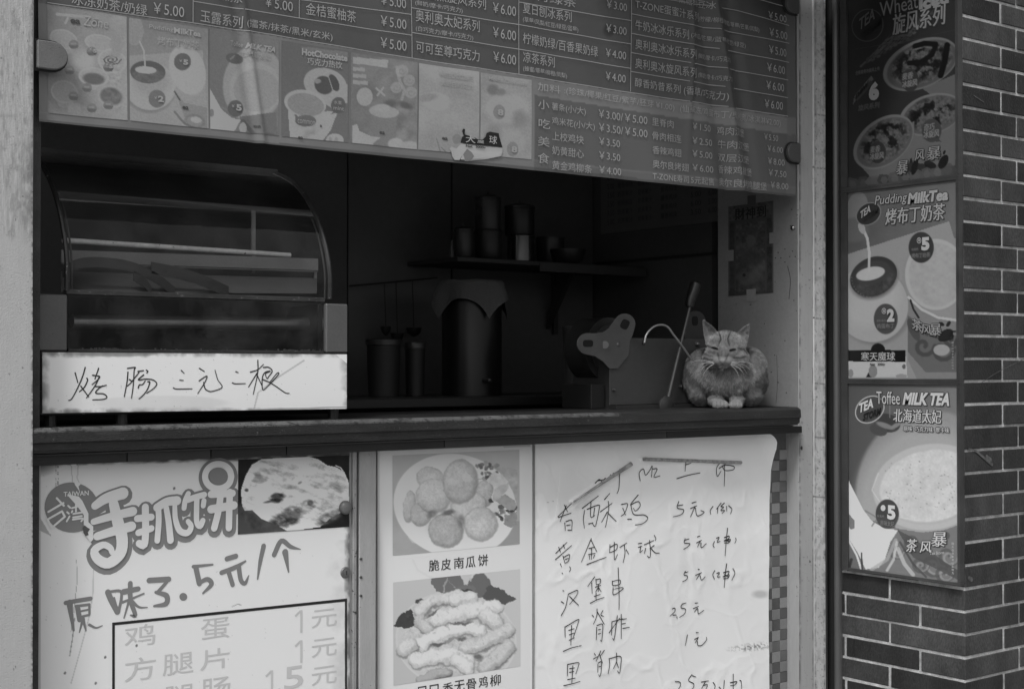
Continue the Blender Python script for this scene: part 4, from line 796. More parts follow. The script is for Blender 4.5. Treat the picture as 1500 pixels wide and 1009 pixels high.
for pts in [[(175, 230), (210, 355)], [(305, 160), (270, 280), (200, 440), (130, 565), (90, 585)], [(325, 298), (335, 330), (290, 420), (230, 472)], [(248, 400), (350, 540)], [(478, 172), (430, 310)], [(400, 260), (490, 275), (465, 320), (395, 380)], [(490, 275), (430, 400), (322, 552)], [(430, 405), (510, 405), (578, 388)], [(530, 398), (480, 430), (440, 490), (540, 500), (585, 540), (540, 570), (402, 577)],
            [(857, 220), (845, 350), (810, 535)], [(852, 172), (950, 160), (938, 200), (925, 400), (903, 555)], [(875, 315), (905, 345), (850, 400)], [(905, 345), (1000, 225)], [(985, 212), (1060, 200)], [(1095, 195), (1115, 210), (1100, 232)], [(1060, 255), (990, 320), (1080, 310), (1180, 320), (1230, 370), (1190, 430), (1100, 492)], [(990, 425), (1005, 385), (1045, 380), (1080, 335)], [(1115, 345), (1140, 350), (1110, 440), (1060, 510), (1000, 565)]]: I.brush(pts, (18, 14), (90, 520), 8.824)
for pts in [[(190, 168), (220, 200)], [(172, 275), (212, 278)], [(103, 360), (140, 372), (308, 370)], [(388, 145), (443, 180)], [(385, 283), (470, 230), (450, 295), (370, 422)], [(435, 300), (450, 365), (490, 395), (540, 395), (638, 352), (590, 270), (560, 165)], [(788, 182), (815, 192)], [(750, 305), (790, 315), (893, 312)],
            [(948, 187), (1030, 160), (1092, 102)], [(1030, 58), (1028, 200), (980, 430)], [(1020, 200), (928, 350)], [(1020, 215), (1075, 335)], [(1090, 135), (1150, 135), (1188, 175), (1150, 235), (1132, 258), (1115, 205), (1165, 180)], [(1165, 175), (1110, 190), (1080, 250), (1082, 375), (1130, 350), (1255, 215), (1240, 200), (1160, 300)], [(1085, 268), (1160, 300), (1240, 350), (1330, 412), (1375, 420)]]: I.brush(pts, (14, 10), (240, 520), 7.5)
I.build('handwriting', m_pen, st)

# ------------------------------------------------------------------ hinged panel with the pancake advert, lower left
YD = 3.085
dr = thing('hinged_panel', 'metal edged hinged panel below the counter carrying the pancake advert', 'panel', (XL, YD, .1))
xd0, xd1 = xy(44, YD), xy(523, YD); zd1 = zz(290, 663, YD)
MB().box(xd0, xd1-.016, YD, YD+.02, .1, zd1-.012).build('panel', mat('panel_grey', V(132, .6), .5, .1, 4), dr)
m_edge = mat('edge_metal', V(128, .6), .4, .2, 14, .1, metal=.3, speck=.8, speck_scale=80, speck_alb=.03, stain=.4, stain_alb=.05)
MB().box(xd1-.0155, xd1-.004, YD-.008, YD+.02, .1, zd1).build('frame_stile', m_edge, dr, bevel=.002)
MB().box(xd0, xd1-.016, YD-.006, YD+.02, zd1-.0115, zd1).build('frame_rail', m_edge, dr, bevel=.002)
MB().box(xd1-.0035, xd1+.004, YD+.01, YD+.03, .1, zd1).build('hinge_gap', mat('gap_black', .015, .9), dr)
lk = MB().lathe(P(505.5, 838, YD-.002), [(.0145, 0), (.0145, .003), (.012, .005), (.0115, .0045), (.0075, .0045), (.0072, .007), (.002, .007)], 24, 'y').build('lock', mat('lock_steel', .22, .35, .1, 30, metal=.6), dr, smooth=True)
MB().box(P(505, 838, YD).x-.0008, P(505, 838, YD).x+.0008, YD-.0102, YD-.009, P(505, 838, YD).z-.005, P(505, 838, YD).z+.005).build('keyhole', mat('hole_black', .012, .9), lk)
ad = thing('pancake_advert', 'white advert sheet for hand-torn pancakes with bubble letters and pancake photo', 'advert', (xd0, YD, .3))
def paint_ad(p):
    x, y = p.x, p.y; one = np.ones_like(x); p.c[:] = 203
    p.mottle(one, .006, 4, 2); p.mottle(one, .2, 1.5, 4)
    yt = 676-(x-53)*.026; g = np.clip(1-(y-yt)/9, 0, 1)*fbm(x*.3, y, .25, 4); p.put(np.clip(g*2.6-.15, 0, .95), 60); gr_ = np.clip(1-(512-x)/11, 0, 1); p.put(np.clip(gr_*fbm(x, y*.4, .16, 14, 4)*2.2-.25, 0, .9), 76); p.put(np.clip(1-(y-yt)/3, 0, 1)*.7, 70)  # grime along top and right; top band also carries the ledge's shade
    p.put(np.clip(1-np.hypot((x-53)/40, (y-676)/25), 0, 1)*1.0, 60); p.put((x < 60)*.75, 150); p.put((x < 55)*.8, 96)  # left strip paints in the post's shade
    p.put(np.clip((x-440)/70, 0, 1)*np.clip((y-760)/60, 0, 1)*np.clip((fbm(x, y, .03, 66, 5)-.46)*3, 0, 1)*.22, 110)
    p.poly([(52, 736), (60, 760), (75, 785), (55, 775)], 150)
    for xx in (82, 84.5): p.put((np.abs(x-xx) < .8)*(y < 730)*(fbm(x*.1, y, .35, int(xx)) > .5)*.7, 96)
    p.stroke([(108, 680), (110, 705), (118, 725)], 8, 212, .8); p.stroke([(104, 680), (107, 715)], 1.2, 160); p.stroke([(115, 678), (113, 700), (118, 712)], 1.2, 160)
    p.stroke([(112, 820), (113, 850), (108, 895), (104, 925)], 1.0, 120, .8); p.stroke([(134, 770), (137, 830), (136, 870), (130, 905), (118, 950), (104, 1000)], 1.8, 160, .8); p.stroke([(136, 772), (139, 830), (138, 868)], 1.6, 226)
    p.stroke([(109, 905), (106, 935), (102, 960)], 1.6, 96, .7)
    p.put((fbm(x, y, .5, 44, 2) > .92)*.5, 130); p.put(np.clip((x-470)/30, 0, 1)*(y > 790)*.35*fbm(x, y, .06, 6), 130)
    for q in ((154, 962), (140, 1000), (95, 985), (200, 945), (428, 755), (255, 715)): p.ell(*q, 1.6, 2.2, 90, 30, .4)
    p.stroke([(340, 888), (348, 884), (354, 886)], 1, 130)
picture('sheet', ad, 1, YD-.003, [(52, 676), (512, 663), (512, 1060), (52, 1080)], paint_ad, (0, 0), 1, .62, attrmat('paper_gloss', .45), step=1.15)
O, S = (50, 660), 4.803
zA = YD-.003
gA = Ink(1, zA, .0006); gB = Ink(1, zA, .0030); gC = Ink(1, zA, .0052)
tit = [([(425, 385), (500, 335), (620, 298)], (50, 75)), ([(415, 497), (540, 460), (690, 425)], (40, 58)), ([(440, 600), (550, 565), (680, 530)], (50, 62)), ([(555, 370), (585, 500), (615, 620), (600, 720), (520, 788), (445, 760), (420, 700), (480, 660), (530, 680), (545, 712)], (70, 84, 84, 84, 76, 68, 58, 48, 44, 40)),
       ([(778, 395), (780, 560), (770, 660), (735, 650)], 46), ([(722, 475), (820, 465)], 44), ([(730, 575), (820, 545)], 42), ([(860, 398), (930, 358), (1000, 350)], (50, 58)), ([(870, 410), (872, 500), (862, 630)], 38), ([(925, 400), (942, 500), (955, 628)], (36, 44)), ([(985, 390), (990, 480), (1020, 560), (1075, 575), (1100, 530), (1078, 495)], (36, 40, 46, 46, 40, 36)),
       ([(1080, 300), (1058, 350), (1050, 402)], 34), ([(1075, 345), (1130, 325), (1192, 308)], 38), ([(1140, 340), (1138, 410), (1140, 500), (1163, 530), (1182, 490)], 36), ([(1190, 350), (1185, 385)], 34), ([(1240, 305), (1390, 298)], 46), ([(1240, 410), (1400, 382)], 52), ([(1310, 290), (1290, 430), (1262, 542)], 44), ([(1372, 290), (1368, 400), (1365, 540)], 44)]
for k_, (pts, w_) in enumerate(tit):
    if k_ in (4, 7, 11): gB.cut()
    ww = tuple(a+62 for a in w_) if isinstance(w_, tuple) else w_+62; gA.brush([(a+6, b+14) for a, b in pts], ww, O, S, 4, True, True)
    gB.brush(pts, tuple(a*(1.14 if len(w_) < 6 else 1.0) for a in w_) if isinstance(w_, tuple) else w_*1.14, O, S, 4, True, True)
ring = [(1290+92*math.cos(a), 180+86*math.sin(a)) for a in np.linspace(0, 2*math.pi, 14)]
gA.brush([(a+4, b+6) for a, b in ring], 100, O, S, 4, True, True); gB.brush(ring, 48, O, S, 4, True, True); gC.ell(1290, 178, 66, 62, 0, O, S)
gA.ell(262, 398, 190, 176, 8, O, S); gA.build('title_backing', ink(112, .62), ad)
gB.build('title_character', ink(206, .62), ad); gC.build('title_centre', ink(110, .62), ad)
g = Ink(1, zA, .0034); O_, S_ = O, S
for pts in ([(155, 332), (205, 385)], [(202, 366), (96, 428)], [(90, 482), (192, 424)], [(192, 424), (212, 462)], [(212, 462), (120, 540)], [(90, 482), (120, 540)]): g.brush(pts, 15, O, S)
for pts in ([(235, 385), (250, 400)], [(228, 430), (240, 440)], [(225, 495), (245, 460)], [(262, 402), (330, 382)], [(290, 375), (290, 425)], [(272, 442), (335, 432)], [(270, 467), (332, 457)], [(268, 482), (338, 474), (328, 494)], [(265, 422), (260, 432)], [(320, 402), (332, 420)]): g.brush(pts, 13, O, S)
zt(g, O, S, 'TAIWAN', 203, 322, 380, 34, bold=.02, slope=.0)
g.poly([(225, 305), (310, 320), (335, 350), (378, 440), (378, 500), (412, 530), (412, 620), (395, 640), (362, 600), (375, 560), (345, 520), (345, 450), (300, 390)], O, S); g.poly([(275, 215), (310, 220), (325, 232), (308, 250), (318, 290), (300, 262), (284, 240)], O, S)
g.build('small_title', ink(204, .62), ad)
g = Ink(1, zA, .0044); g.poly([(338, 540), (350, 522), (372, 540), (388, 548), (372, 572), (378, 590), (356, 598), (342, 575)], O, S); g.build('torn_hole', ink(72, .62), ad)
g = Ink(1, zA, .0010); O, S = (80, 780), 4.054
for pts, w_ in [([(65, 415), (120, 405), (212, 390)], 22), ([(88, 415), (96, 480), (112, 578)], (34, 12)), ([(125, 435), (205, 425)], 14), ([(205, 425), (206, 480)], 12), ([(135, 440), (148, 515)], 26), ([(140, 468), (200, 455)], 10), ([(145, 500), (205, 486)], 12), ([(165, 500), (185, 580)], (20, 8)), ([(165, 520), (146, 590)], (16, 6)), ([(205, 545), (245, 563), (282, 550)], (14, 5)),
                ([(315, 352), (335, 400), (372, 468)], 30), ([(320, 350), (388, 345), (395, 390), (378, 470)], (14, 16)), ([(352, 385), (372, 455)], 10), ([(408, 350), (495, 332)], (30, 26)), ([(402, 412), (470, 385), (528, 360)], (14, 9)), ([(448, 300), (450, 400), (478, 488), (450, 488)], (26, 24, 22, 8)), ([(440, 405), (411, 505)], (14, 7)), ([(458, 405), (500, 440), (550, 442)], (18, 5)),
                ([(560, 282), (676, 275)], 28), ([(676, 278), (615, 348)], (16, 20)), ([(600, 352), (662, 372), (660, 420), (590, 434)], (16, 28, 28, 12)), ([(822, 200), (937, 188)], (18, 10)), ([(838, 208), (858, 300)], 28), ([(855, 298), (905, 275), (930, 305), (880, 358)], (20, 24, 26, 10)),
                ([(1022, 154), (1075, 138)], 26), ([(990, 236), (1070, 205), (1132, 168)], (24, 24, 10)), ([(1030, 225), (1056, 308)], 24), ([(1092, 200), (1105, 280), (1130, 298), (1152, 252)], (26, 24, 22, 5)), ([(1240, 78), (1220, 170), (1204, 274)], (26, 22, 8)), ([(1302, 130), (1345, 48), (1400, 82), (1460, 98)], (26, 26, 22, 4)), ([(1368, 115), (1388, 232)], (34, 8))]: g.brush(pts, tuple(a*1.18 for a in w_) if isinstance(w_, tuple) else w_*1.18, O, S)
g.ell(763, 379, 23, 23, 0, O, S); g.build('price_lettering', ink(108, .62), ad)
g = Ink(1, zA, .0010); g.line((164, 913.5), (508, 878), 4.2); g.line((166, 913), (166, 1060), 4.0); g.line((506.5, 878), (506.5, 1060), 3.4); g.build('black_frame_line', ink(26, .62), ad)
g = Ink(1, zA, .0010)
for body, x0, yb, x1, h in [('鸡', 182, 948, 227, 31), ('蛋', 294, 938, 336, 31), ('元', 456, 920, 493, 26), ('方', 182, 999, 228, 34), ('腿', 238, 990, 283, 31), ('片', 293, 982, 336, 30), ('元', 456, 963, 493, 26), ('火', 184, 1048, 226, 32), ('腿', 240, 1040, 284, 34), ('肠', 294, 1028, 337, 33), ('.', 406, 1012, 411, 4), ('5', 416, 1010, 444, 33), ('元', 456, 1004, 493, 26)]: g.text(body, x0, yb, x1, h, bold=.004); g.cut()
for x_, y_ in ((441, 893), (441, 937), (398, 981)): g.brush([(x_, y_), (x_, y_+33)], 3.6, cap=False); g.brush([(x_-9, y_+9), (x_-1, y_+1)], 3.2, cap=False); g.cut()
g.build('list_character', ink(168, .62), ad)
def paint_cake(p):                                       # zoom 5.045 from (340,660)
    x, y = p.x, p.y; p.c[:] = 26; p.mottle(np.ones_like(x), .02, 6, 1)
    p.ell(260, 560, 300, 160, 84, 20, .2, .7); m = p.mell(260, 540, 260, 90, 30, .3); p.mottle(m, .02, 24, 3)
    poly = [(70, 400), (66, 290), (100, 180), (150, 100), (215, 60), (420, 42), (560, 46), (640, 62), (700, 105), (770, 125), (830, 160), (858, 230), (866, 330), (870, 420), (800, 460), (720, 500), (650, 565), (480, 585), (400, 585), (320, 550), (220, 500), (150, 440), (90, 442)]
    poly = [(a+4*math.sin(b*.3), b+4*math.sin(a*.21)) for a, b in poly]
    m = p.mpoly(poly); p.put(m, 214); f = fbm(x*.9+y*.3, y, .012, 13, 5); p.c += m*(f-.5)*46; f2 = np.abs(fbm(x*.7+y*.5, y*1.2-x*.3, .016, 21, 4)-.5); p.c -= m*np.clip(.05-f2, 0, 1)*700*.6
    def dark(cx, cy, rx, ry, rot, v, a=.9): 
        q = p.mell(cx, cy, rx, ry, rot, .5)*np.clip(fbm(x*.6+y*.3, y-x*.3, .03, 5)*1.7-.2, 0, 1); p.put(q*a, v)
    dark(215, 180, 55, 60, 20, 120); dark(170, 230, 60, 30, -40, 150); dark(420, 262, 60, 26, 0, 128); dark(400, 500, 130, 62, -22, 66, 1); dark(450, 450, 60, 50, -40, 84, 1); dark(600, 262, 110, 26, -25, 140); dark(560, 400, 60, 42, -20, 90, 1); dark(760, 300, 70, 60, 50, 150); dark(720, 490, 110, 40, -25, 90, 1); dark(330, 345, 60, 36, -15, 46, 1.3); dark(650, 185, 60, 24, 0, 168); dark(350, 225, 70, 50, 0, 180)
    p.ell(330, 330, 42, 16, 44, -5, .5, .9); p.ell(270, 375, 40, 9, 60, -10, .5, .9); p.ell(340, 360, 18, 26, 52, 30, .5, .8); p.ell(105, 290, 14, 12, 50, 0, .6, .8); p.ell(498, 236, 18, 9, 110, -30, .5); p.ell(575, 385, 22, 20, 70, 0, .6, .9)
    p.ell(545, 425, 30, 20, 190, 0, .4, .8); p.stroke([(765, 110), (800, 125), (820, 155)], 8, 190)
    f3 = fbm(x*.4+y*.3, (y-x*.35)*1.5, .018, 90, 5); p.c += m*np.clip((f3-.5)*150, -80, 22)
    p.mottle(m, .09, 10, 40); p.mottle(m, .3, 6, 41); p.put(m*np.clip((np.abs(fbm(x*.8+y*.5, y-x*.4, .02, 77, 5)-.5)-.012)*-60, 0, 1)*.35, 130)
picture('pancake_photo', ad, 1, zA, [(348.5, 673), (511, 666.5), (511, 771), (348, 782.5)], paint_cake, (340, 660), 5.045, .62, attrmat('paper_gloss', .45), step=1.0, off=.0016)
bt = thing('round_fixing', 'round domed metal fixing at the right edge of the pancake photo', 'fixing', tuple(P(506, 743, YD-.004)))
MB().lathe(P(505.5, 743, YD-.006), [(.0175, 0), (.0175, .004), (.0150, .009), (.009, .0125), (.002, .0135)], 24, 'y').build('cap', mat('fix_steel', .16, .4, .25, 30, metal=.2), bt, smooth=True)

# ------------------------------------------------------------------ post, food poster, handwritten list, mosaic
mu = thing('mullion', 'grey painted upright between the pancake panel and the food photo poster', 'upright', (xy(527, 3.08), 3.08, .1))
MB().box(xy(527, 3.078), xy(551.5, 3.078), 3.078, 3.13, .1, zz(540, 653, 3.078)).build('mullion', mat('mullion', V(134, .6), .5, .12, 5, .1, stretch=(4, 4, .6), speck=.3, speck_scale=70, speck_alb=.1), mu, bevel=.002)
rr = MB()
for py in (818, 845, 872): MB().lathe(P(528, py, 3.08), [(.0035, 0), (.0035, .004), (.001, .005)], 8, 'y').build('rivet', mat('dark_edge', .05), mu)
YQ = 3.10
bb = thing('backing_panel', 'plain panel behind the food poster and the handwritten list', 'panel', (xy(553, YQ), YQ, .1))
MB().box(xy(553, YQ), xy(1129, YQ), YQ+.003, YQ+.03, .1, zz(800, 644, YQ)).build('board', mat('board_pale', V(150, .6), .5), bb)
fp = thing('food_poster', 'white poster with photos of pumpkin cakes and chicken strips on plates', 'poster', (xy(553, YQ), YQ, .2))
def paint_fp(p):
    p.c[:] = 196; one = np.ones_like(p.x); p.mottle(one, .01, 3, 2); x, y = p.x, p.y
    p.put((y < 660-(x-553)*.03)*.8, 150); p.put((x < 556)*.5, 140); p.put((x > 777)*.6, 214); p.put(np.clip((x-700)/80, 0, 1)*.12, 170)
    swirl(p, 640, 870, 60, 188, .5, 5); swirl(p, 700, 990, 40, 190, .5, 4)
    p.stroke([(605, 820), (612, 835), (640, 850), (650, 880)], 3, 188, .6); p.stroke([(665, 828), (650, 870), (648, 900), (670, 960)], 2, 208, .8)
picture('sheet', fp, 1, YQ, [(553, 653), (779.5, 644), (779.5, 1050), (553, 1070)], paint_fp, (0, 0), 1, .62, attrmat('paper_gloss', .45), step=1.8)
m_paper = attrmat('paper_gloss', .45)
def ball(p, cx, cy, rx, ry, rot, v, seed):
    v = v+12
    p.ell(cx+6, cy+10, rx*1.04, ry*1.03, v-62, rot, .10, .6); m = p.mell(cx, cy, rx, ry, rot, .03); p.put(m, v); p.put(p.mell(cx-rx*.25, cy-ry*.3, rx*.75, ry*.7, rot, .8)*.6, v+20); q = m*(1-p.mell(cx-4, cy-6, rx*.9, ry*.9, rot, .22)); p.put(q*.55, v-32); p.mottle(m, .07, 16, seed); p.mottle(m, .02, 12, seed+3); p.mottle(m, .22, 10, seed+6); p.put(m*np.clip((fbm(p.x, p.y, .13, seed+9, 3)-.64)*5, 0, 1)*.25, v-34)
def paint_f1(p):                                         # zoom 5.309 from (555,650)
    x, y = p.x, p.y; p.c = 166-.02*y; p.put(((x > 900) & (y > 600))*.5, 120); p.mottle(np.ones_like(x), .01, 6, 1)
    p.ell(590, 480, 480, 400, 204, 12, .02); p.ell(590, 490, 430, 350, 198, 12, .08, .8); ox, oy = p.x, p.y; p.x = ox+9*(fbm(ox, oy, .03, 61)-.5)*2; p.y = oy+9*(fbm(ox, oy, .03, 63)-.5)*2; p.ell(560, 560, 330, 200, 186, 10, .6, .6)
    ball(p, 232, 480, 45, 120, 8, 158, 3); ball(p, 320, 540, 82, 88, 20, 148, 5); ball(p, 395, 262, 105, 86, 10, 160, 8); ball(p, 420, 395, 132, 130, 10, 166, 12); ball(p, 815, 380, 75, 100, 10, 156, 17); ball(p, 690, 470, 135, 110, -12, 170, 21); ball(p, 628, 285, 132, 168, 5, 158, 25); ball(p, 785, 615, 128, 128, 0, 158, 29); ball(p, 515, 668, 130, 128, 0, 142, 33)
    p.put(p.mell(540, 530, 46, 20, -10, .8)*.8, 84); p.put(p.mell(640, 600, 26, 50, 0, .9)*.6, 96); p.put(p.mell(410, 545, 40, 26, -20, .8)*.6, 96)
    p.poly([(640, 245), (690, 222), (740, 268), (700, 295), (650, 290)], 190, .7); p.stroke([(690, 225), (735, 268), (820, 275)], 4, 150)
    r = np.random.default_rng(8)
    for i in range(42):
        a, b = (r.uniform(760, 920), r.uniform(150, 270)) if i < 22 else (r.uniform(860, 1060), r.uniform(440, 600)); p.ell(a, b, r.uniform(10, 26), r.uniform(8, 20), r.uniform(56, 150), r.uniform(0, 90), .35, .85)
    p.poly([(830, 285), (900, 215), (960, 235), (1005, 290), (960, 330), (900, 330)], 182); p.poly([(900, 340), (1000, 300), (1010, 340), (960, 400), (920, 440), (880, 430)], 170); p.stroke([(895, 335), (880, 430), (920, 490), (940, 540)], 8, 206); p.poly([(905, 440), (980, 390), (1060, 440), (1070, 500), (1010, 520), (960, 480)], 150); p.stroke([(985, 515), (1050, 525), (1070, 490)], 8, 60)
    p.poly([(980, 560), (1075, 530), (1070, 620), (1030, 650), (970, 620)], 132)
    p.mottle(p.mpoly([(830, 150), (1080, 200), (1080, 640), (860, 520)]), .03, 22, 5)
    p.stroke([(170, 350), (230, 350), (170, 420), (180, 600), (260, 750), (330, 770)], 26, 206, .4)
picture('pumpkin_cake_photo', fp, 1, YQ, [(574.5, 667), (760.5, 658.5), (761, 796.5), (575, 813.5)], paint_f1, (555, 650), 5.309, .62, m_paper, off=.001)
def paint_f2(p):                                         # zoom 5.635 from (555,830)
    x, y = p.x, p.y; p.c = 172+.004*x-.006*y; p.ell(635, 600, 500, 400, 182, 5, .02); p.ell(635, 600, 485, 385, 176, 5, .03)
    ox, oy = p.x, p.y; p.x = ox+20*(fbm(ox, oy, .018, 61)-.5)*2+7*(fbm(ox, oy, .07, 62)-.5)*2; p.y = oy+30*(fbm(ox, oy, .016, 63)-.5)*2+8*(fbm(ox, oy, .07, 64)-.5)*2
    r = np.random.default_rng(5)
    p.ell(572, 130, 140, 92, 100, 15, .04); p.ell(830, 160, 92, 100, 96, 0, .06); p.poly([(890, 150), (1050, 205), (1138, 270), (1040, 312), (900, 290), (850, 260)], 78); p.ell(715, 190, 85, 50, 104, 0, .06); p.ell(725, 215, 60, 36, 60, 0, .1); p.poly([(118, 480), (180, 385), (270, 345), (295, 470), (200, 505)], 62); p.ell(350, 290, 55, 22, 70, -12, .1)
    p.stroke([(560, 100), (510, 270)], 14, 150, .8); p.stroke([(780, 60), (765, 100)], 14, 190, .8); p.stroke([(540, 100), (640, 190)], 3, 130)
    def fry(pts, w_, v, sd):
        p.stroke([(a+4, b+16) for a, b in pts], w_*1.06, v-78, .75, .25); d = [(a+w_*.04*r.uniform(-1, 1), b+w_*.04*r.uniform(-1, 1)) for a, b in pts]
        p.stroke(d, w_, v-18, 1, .12); p.stroke([(a-3, b-w_*.10) for a, b in d], w_*.72, v+12, .85, .6)
    fry([(330, 370), (420, 290), (640, 240), (760, 250)], 92, 182, 1); fry([(620, 262), (770, 262)], 96, 186, 2); fry([(330, 440), (400, 500)], 90, 172, 3)
    fry([(480, 430), (700, 370), (880, 340), (960, 330)], 120, 190, 4); fry([(880, 400), (960, 440)], 130, 184, 5); fry([(340, 640), (500, 560), (700, 500), (830, 520)], 112, 192, 6); fry([(200, 680), (260, 640)], 120, 182, 7); fry([(720, 660), (860, 620), (980, 560), (1060, 510)], 110, 176, 8); fry([(880, 820), (980, 740), (1060, 650)], 130, 170, 9)
    fry([(300, 760), (460, 740), (600, 730), (720, 780)], 118, 190, 10); fry([(640, 760), (730, 830)], 120, 192, 11); fry([(340, 930), (470, 880), (560, 860)], 80, 150, 12)
    m = p.mell(640, 580, 470, 350, 0, .2); p.mottle(m, .03, 12, 8); p.mottle(m, .12, 9, 9); p.mottle(m, .3, 6, 19); p.put(m*np.clip((.37-fbm(p.x, p.y, .035, 44, 4))*6, 0, 1)*.35, 122)
    for q in ((680, 455, 80, 10, -5), (680, 600, 40, 14, 0), (480, 640, 60, 14, -20), (820, 745, 40, 30, 0), (440, 385, 60, 12, -30)): p.ell(*q[:4], 78, q[4], .7, .8)
    p.put(p.mpoly([(118, 1010), (118, 960), (1165, 800), (1165, 1010)])*0, 0)
picture('chicken_strip_photo', fp, 1, YQ, [(575.5, 852.5), (761.5, 833), (762, 975), (576, 1003.5)], paint_f2, (555, 830), 5.635, .62, m_paper, off=.001)
g = Ink(1, YQ, .0012)
for c_, x0, x1, yb in zip('脆皮南瓜饼', (628, 646, 664.5, 682, 700), (643, 660, 679, 696, 714.5), (836.5, 835, 833, 831.5, 829)): g.text(c_, x0, yb, x1, 16.5, bold=.012)
for c_, x0, x1, yb in zip('口口香无骨鸡柳', (612, 629, 648, 665, 683, 701, 717.5), (624, 642, 663, 680, 697, 714, 733), (1022, 1019.5, 1017, 1013.5, 1011, 1007.5, 1005)): g.text(c_, x0, yb, x1, 16.5, bold=.012)
g.build('caption_lettering', ink(30, .62), fp)

# handwritten price list: own slightly wavy sheet with curled corner
hl = thing('price_list', 'white handwritten price list with a curled top right corner', 'price list', (xy(783, YQ), YQ-.004, .2))
YH = YQ-.006
xk, zk = xy(1112, YH), zz(1112, 636, YH)
def warp_h(Pn):
    Pn = Pn.copy(); x, z = Pn[:, 0], Pn[:, 2]
    cr1 = np.abs(fbm(x*1.6+z*.7, z*1.1-x*.3, 5., 90, 3)-.5); cr2 = np.abs(fbm(x-z, z+x*.4, 9., 95, 2)-.5); Pn[:, 1] += -.0045*np.sin(x*6.3+.4)*np.cos(z*5+1)-.0018*np.sin(x*19+z*6)-.0011*np.exp(-(cr1/.05)**2)-.0004*np.exp(-(cr2/.05)**2)-.003*(fbm(x*2, z*1.2, 2., 99, 2)-.5); d = np.clip((x-xk)+(z-zk)*.55+.02, 0, .2); Pn[:, 1] -= 9*d*d
    # furrow under the folded tape
    for (pa_, pb_, amp) in TF:
        t = np.clip(((x-pa_[0])*(pb_[0]-pa_[0])+(z-pa_[2])*(pb_[2]-pa_[2]))/((pb_[0]-pa_[0])**2+(pb_[2]-pa_[2])**2), 0, 1); dd = np.hypot(x-pa_[0]-t*(pb_[0]-pa_[0]), z-pa_[2]-t*(pb_[2]-pa_[2])); Pn[:, 1] -= amp*np.exp(-(dd/.006)**2)
    return Pn
TF = [(np.array(P(838, 734, YH)), np.array(P(922, 680, YH)), .006), (np.array(P(940, 673, YH)), np.array(P(1083, 676, YH)), .006)]
def paint_hl(p):
    x, y = p.x, p.y; p.c[:] = 204; one = np.ones_like(x); p.mottle(one, .008, 6, 3); p.mottle(one, .2, 1.5, 7)
    for q in ((845, 745, 30, 60, 0), (870, 770, 40, 20, 10), (1060, 705, 50, 22, 10), (1090, 760, 18, 40, 20), (1000, 800, 8, 60, 0), (1035, 850, 30, 60, 0), (830, 720, 60, 40, -30)): p.ell(*q[:4], 176, q[4], 1.0, .35)
    p.put(((x-784)/25 < 1)*(y < 760)*.5, 190); p.stroke([(806, 648), (822, 680), (820, 710), (812, 760), (798, 840)], 1.2, 224, .8); p.stroke([(790, 730), (800, 770), (797, 800)], 14, 214, .5); p.stroke([(801, 735), (811, 734)], 1, 140)
    m = p.mell(1103, 947, 30, 5, -6, .9)*(fbm(x, y, .5, 3, 3) > .52)*.7; p.put(m, 90); m = p.mell(1115, 870, 12, 6, 0, .9)*.5; p.put(m, 120)
    p.put(np.clip(1-(x-783)/3, 0, 1)*.5, 150)
nx, ny = 120, 150
def sheet_grid():
    top = [(783, 644), (900, 640), (1000, 636), (1100, 632.5), (1118, 632)]
    U, Vv = np.meshgrid(np.linspace(0, 1, nx*2), np.linspace(0, 1, ny*2)); X = 783+U*(1129.5-783); yt = 644-(X-783)*.036
    rc = np.clip((X-1112)/17.5, 0, 1); yt = yt+26*(1-np.sqrt(np.clip(1-rc**2, 0, 1))); Yp = yt+(1060-yt)*Vv
    X = X-2.5*np.clip((Yp-672)/60, 0, 1)*U*(Yp > 665)
    return X, Yp
X_, Y_ = sheet_grid(); pcz = Pic(X_, Y_, (0, 0), 1, 204); paint_hl(pcz)
Wv = warp_h(atn(X_, Y_, 1, YH).reshape(-1, 3)); idx = np.arange(X_.size).reshape(X_.shape); Fq = np.stack([idx[:-1, :-1], idx[1:, :-1], idx[1:, 1:], idx[:-1, 1:]], -1).reshape(-1, 4)
me = bpy.data.meshes.new('sheet'); me.from_pydata(Wv.tolist(), [], Fq.tolist()); ca = me.color_attributes.new('print', 'FLOAT_COLOR', 'POINT'); col = np.ones((len(Wv), 4), 'f'); col[:, :3] = np.clip(linn(pcz.c)/.62, 0, .9).reshape(-1, 1); ca.data.foreach_set('color', col.reshape(-1))
add('sheet', me, attrmat('matt_paper', .55, 0, .3), hl, smooth=True)
I = Ink(1, YH, .0012, warp_h)
S = 5.606; O = (800, 660)
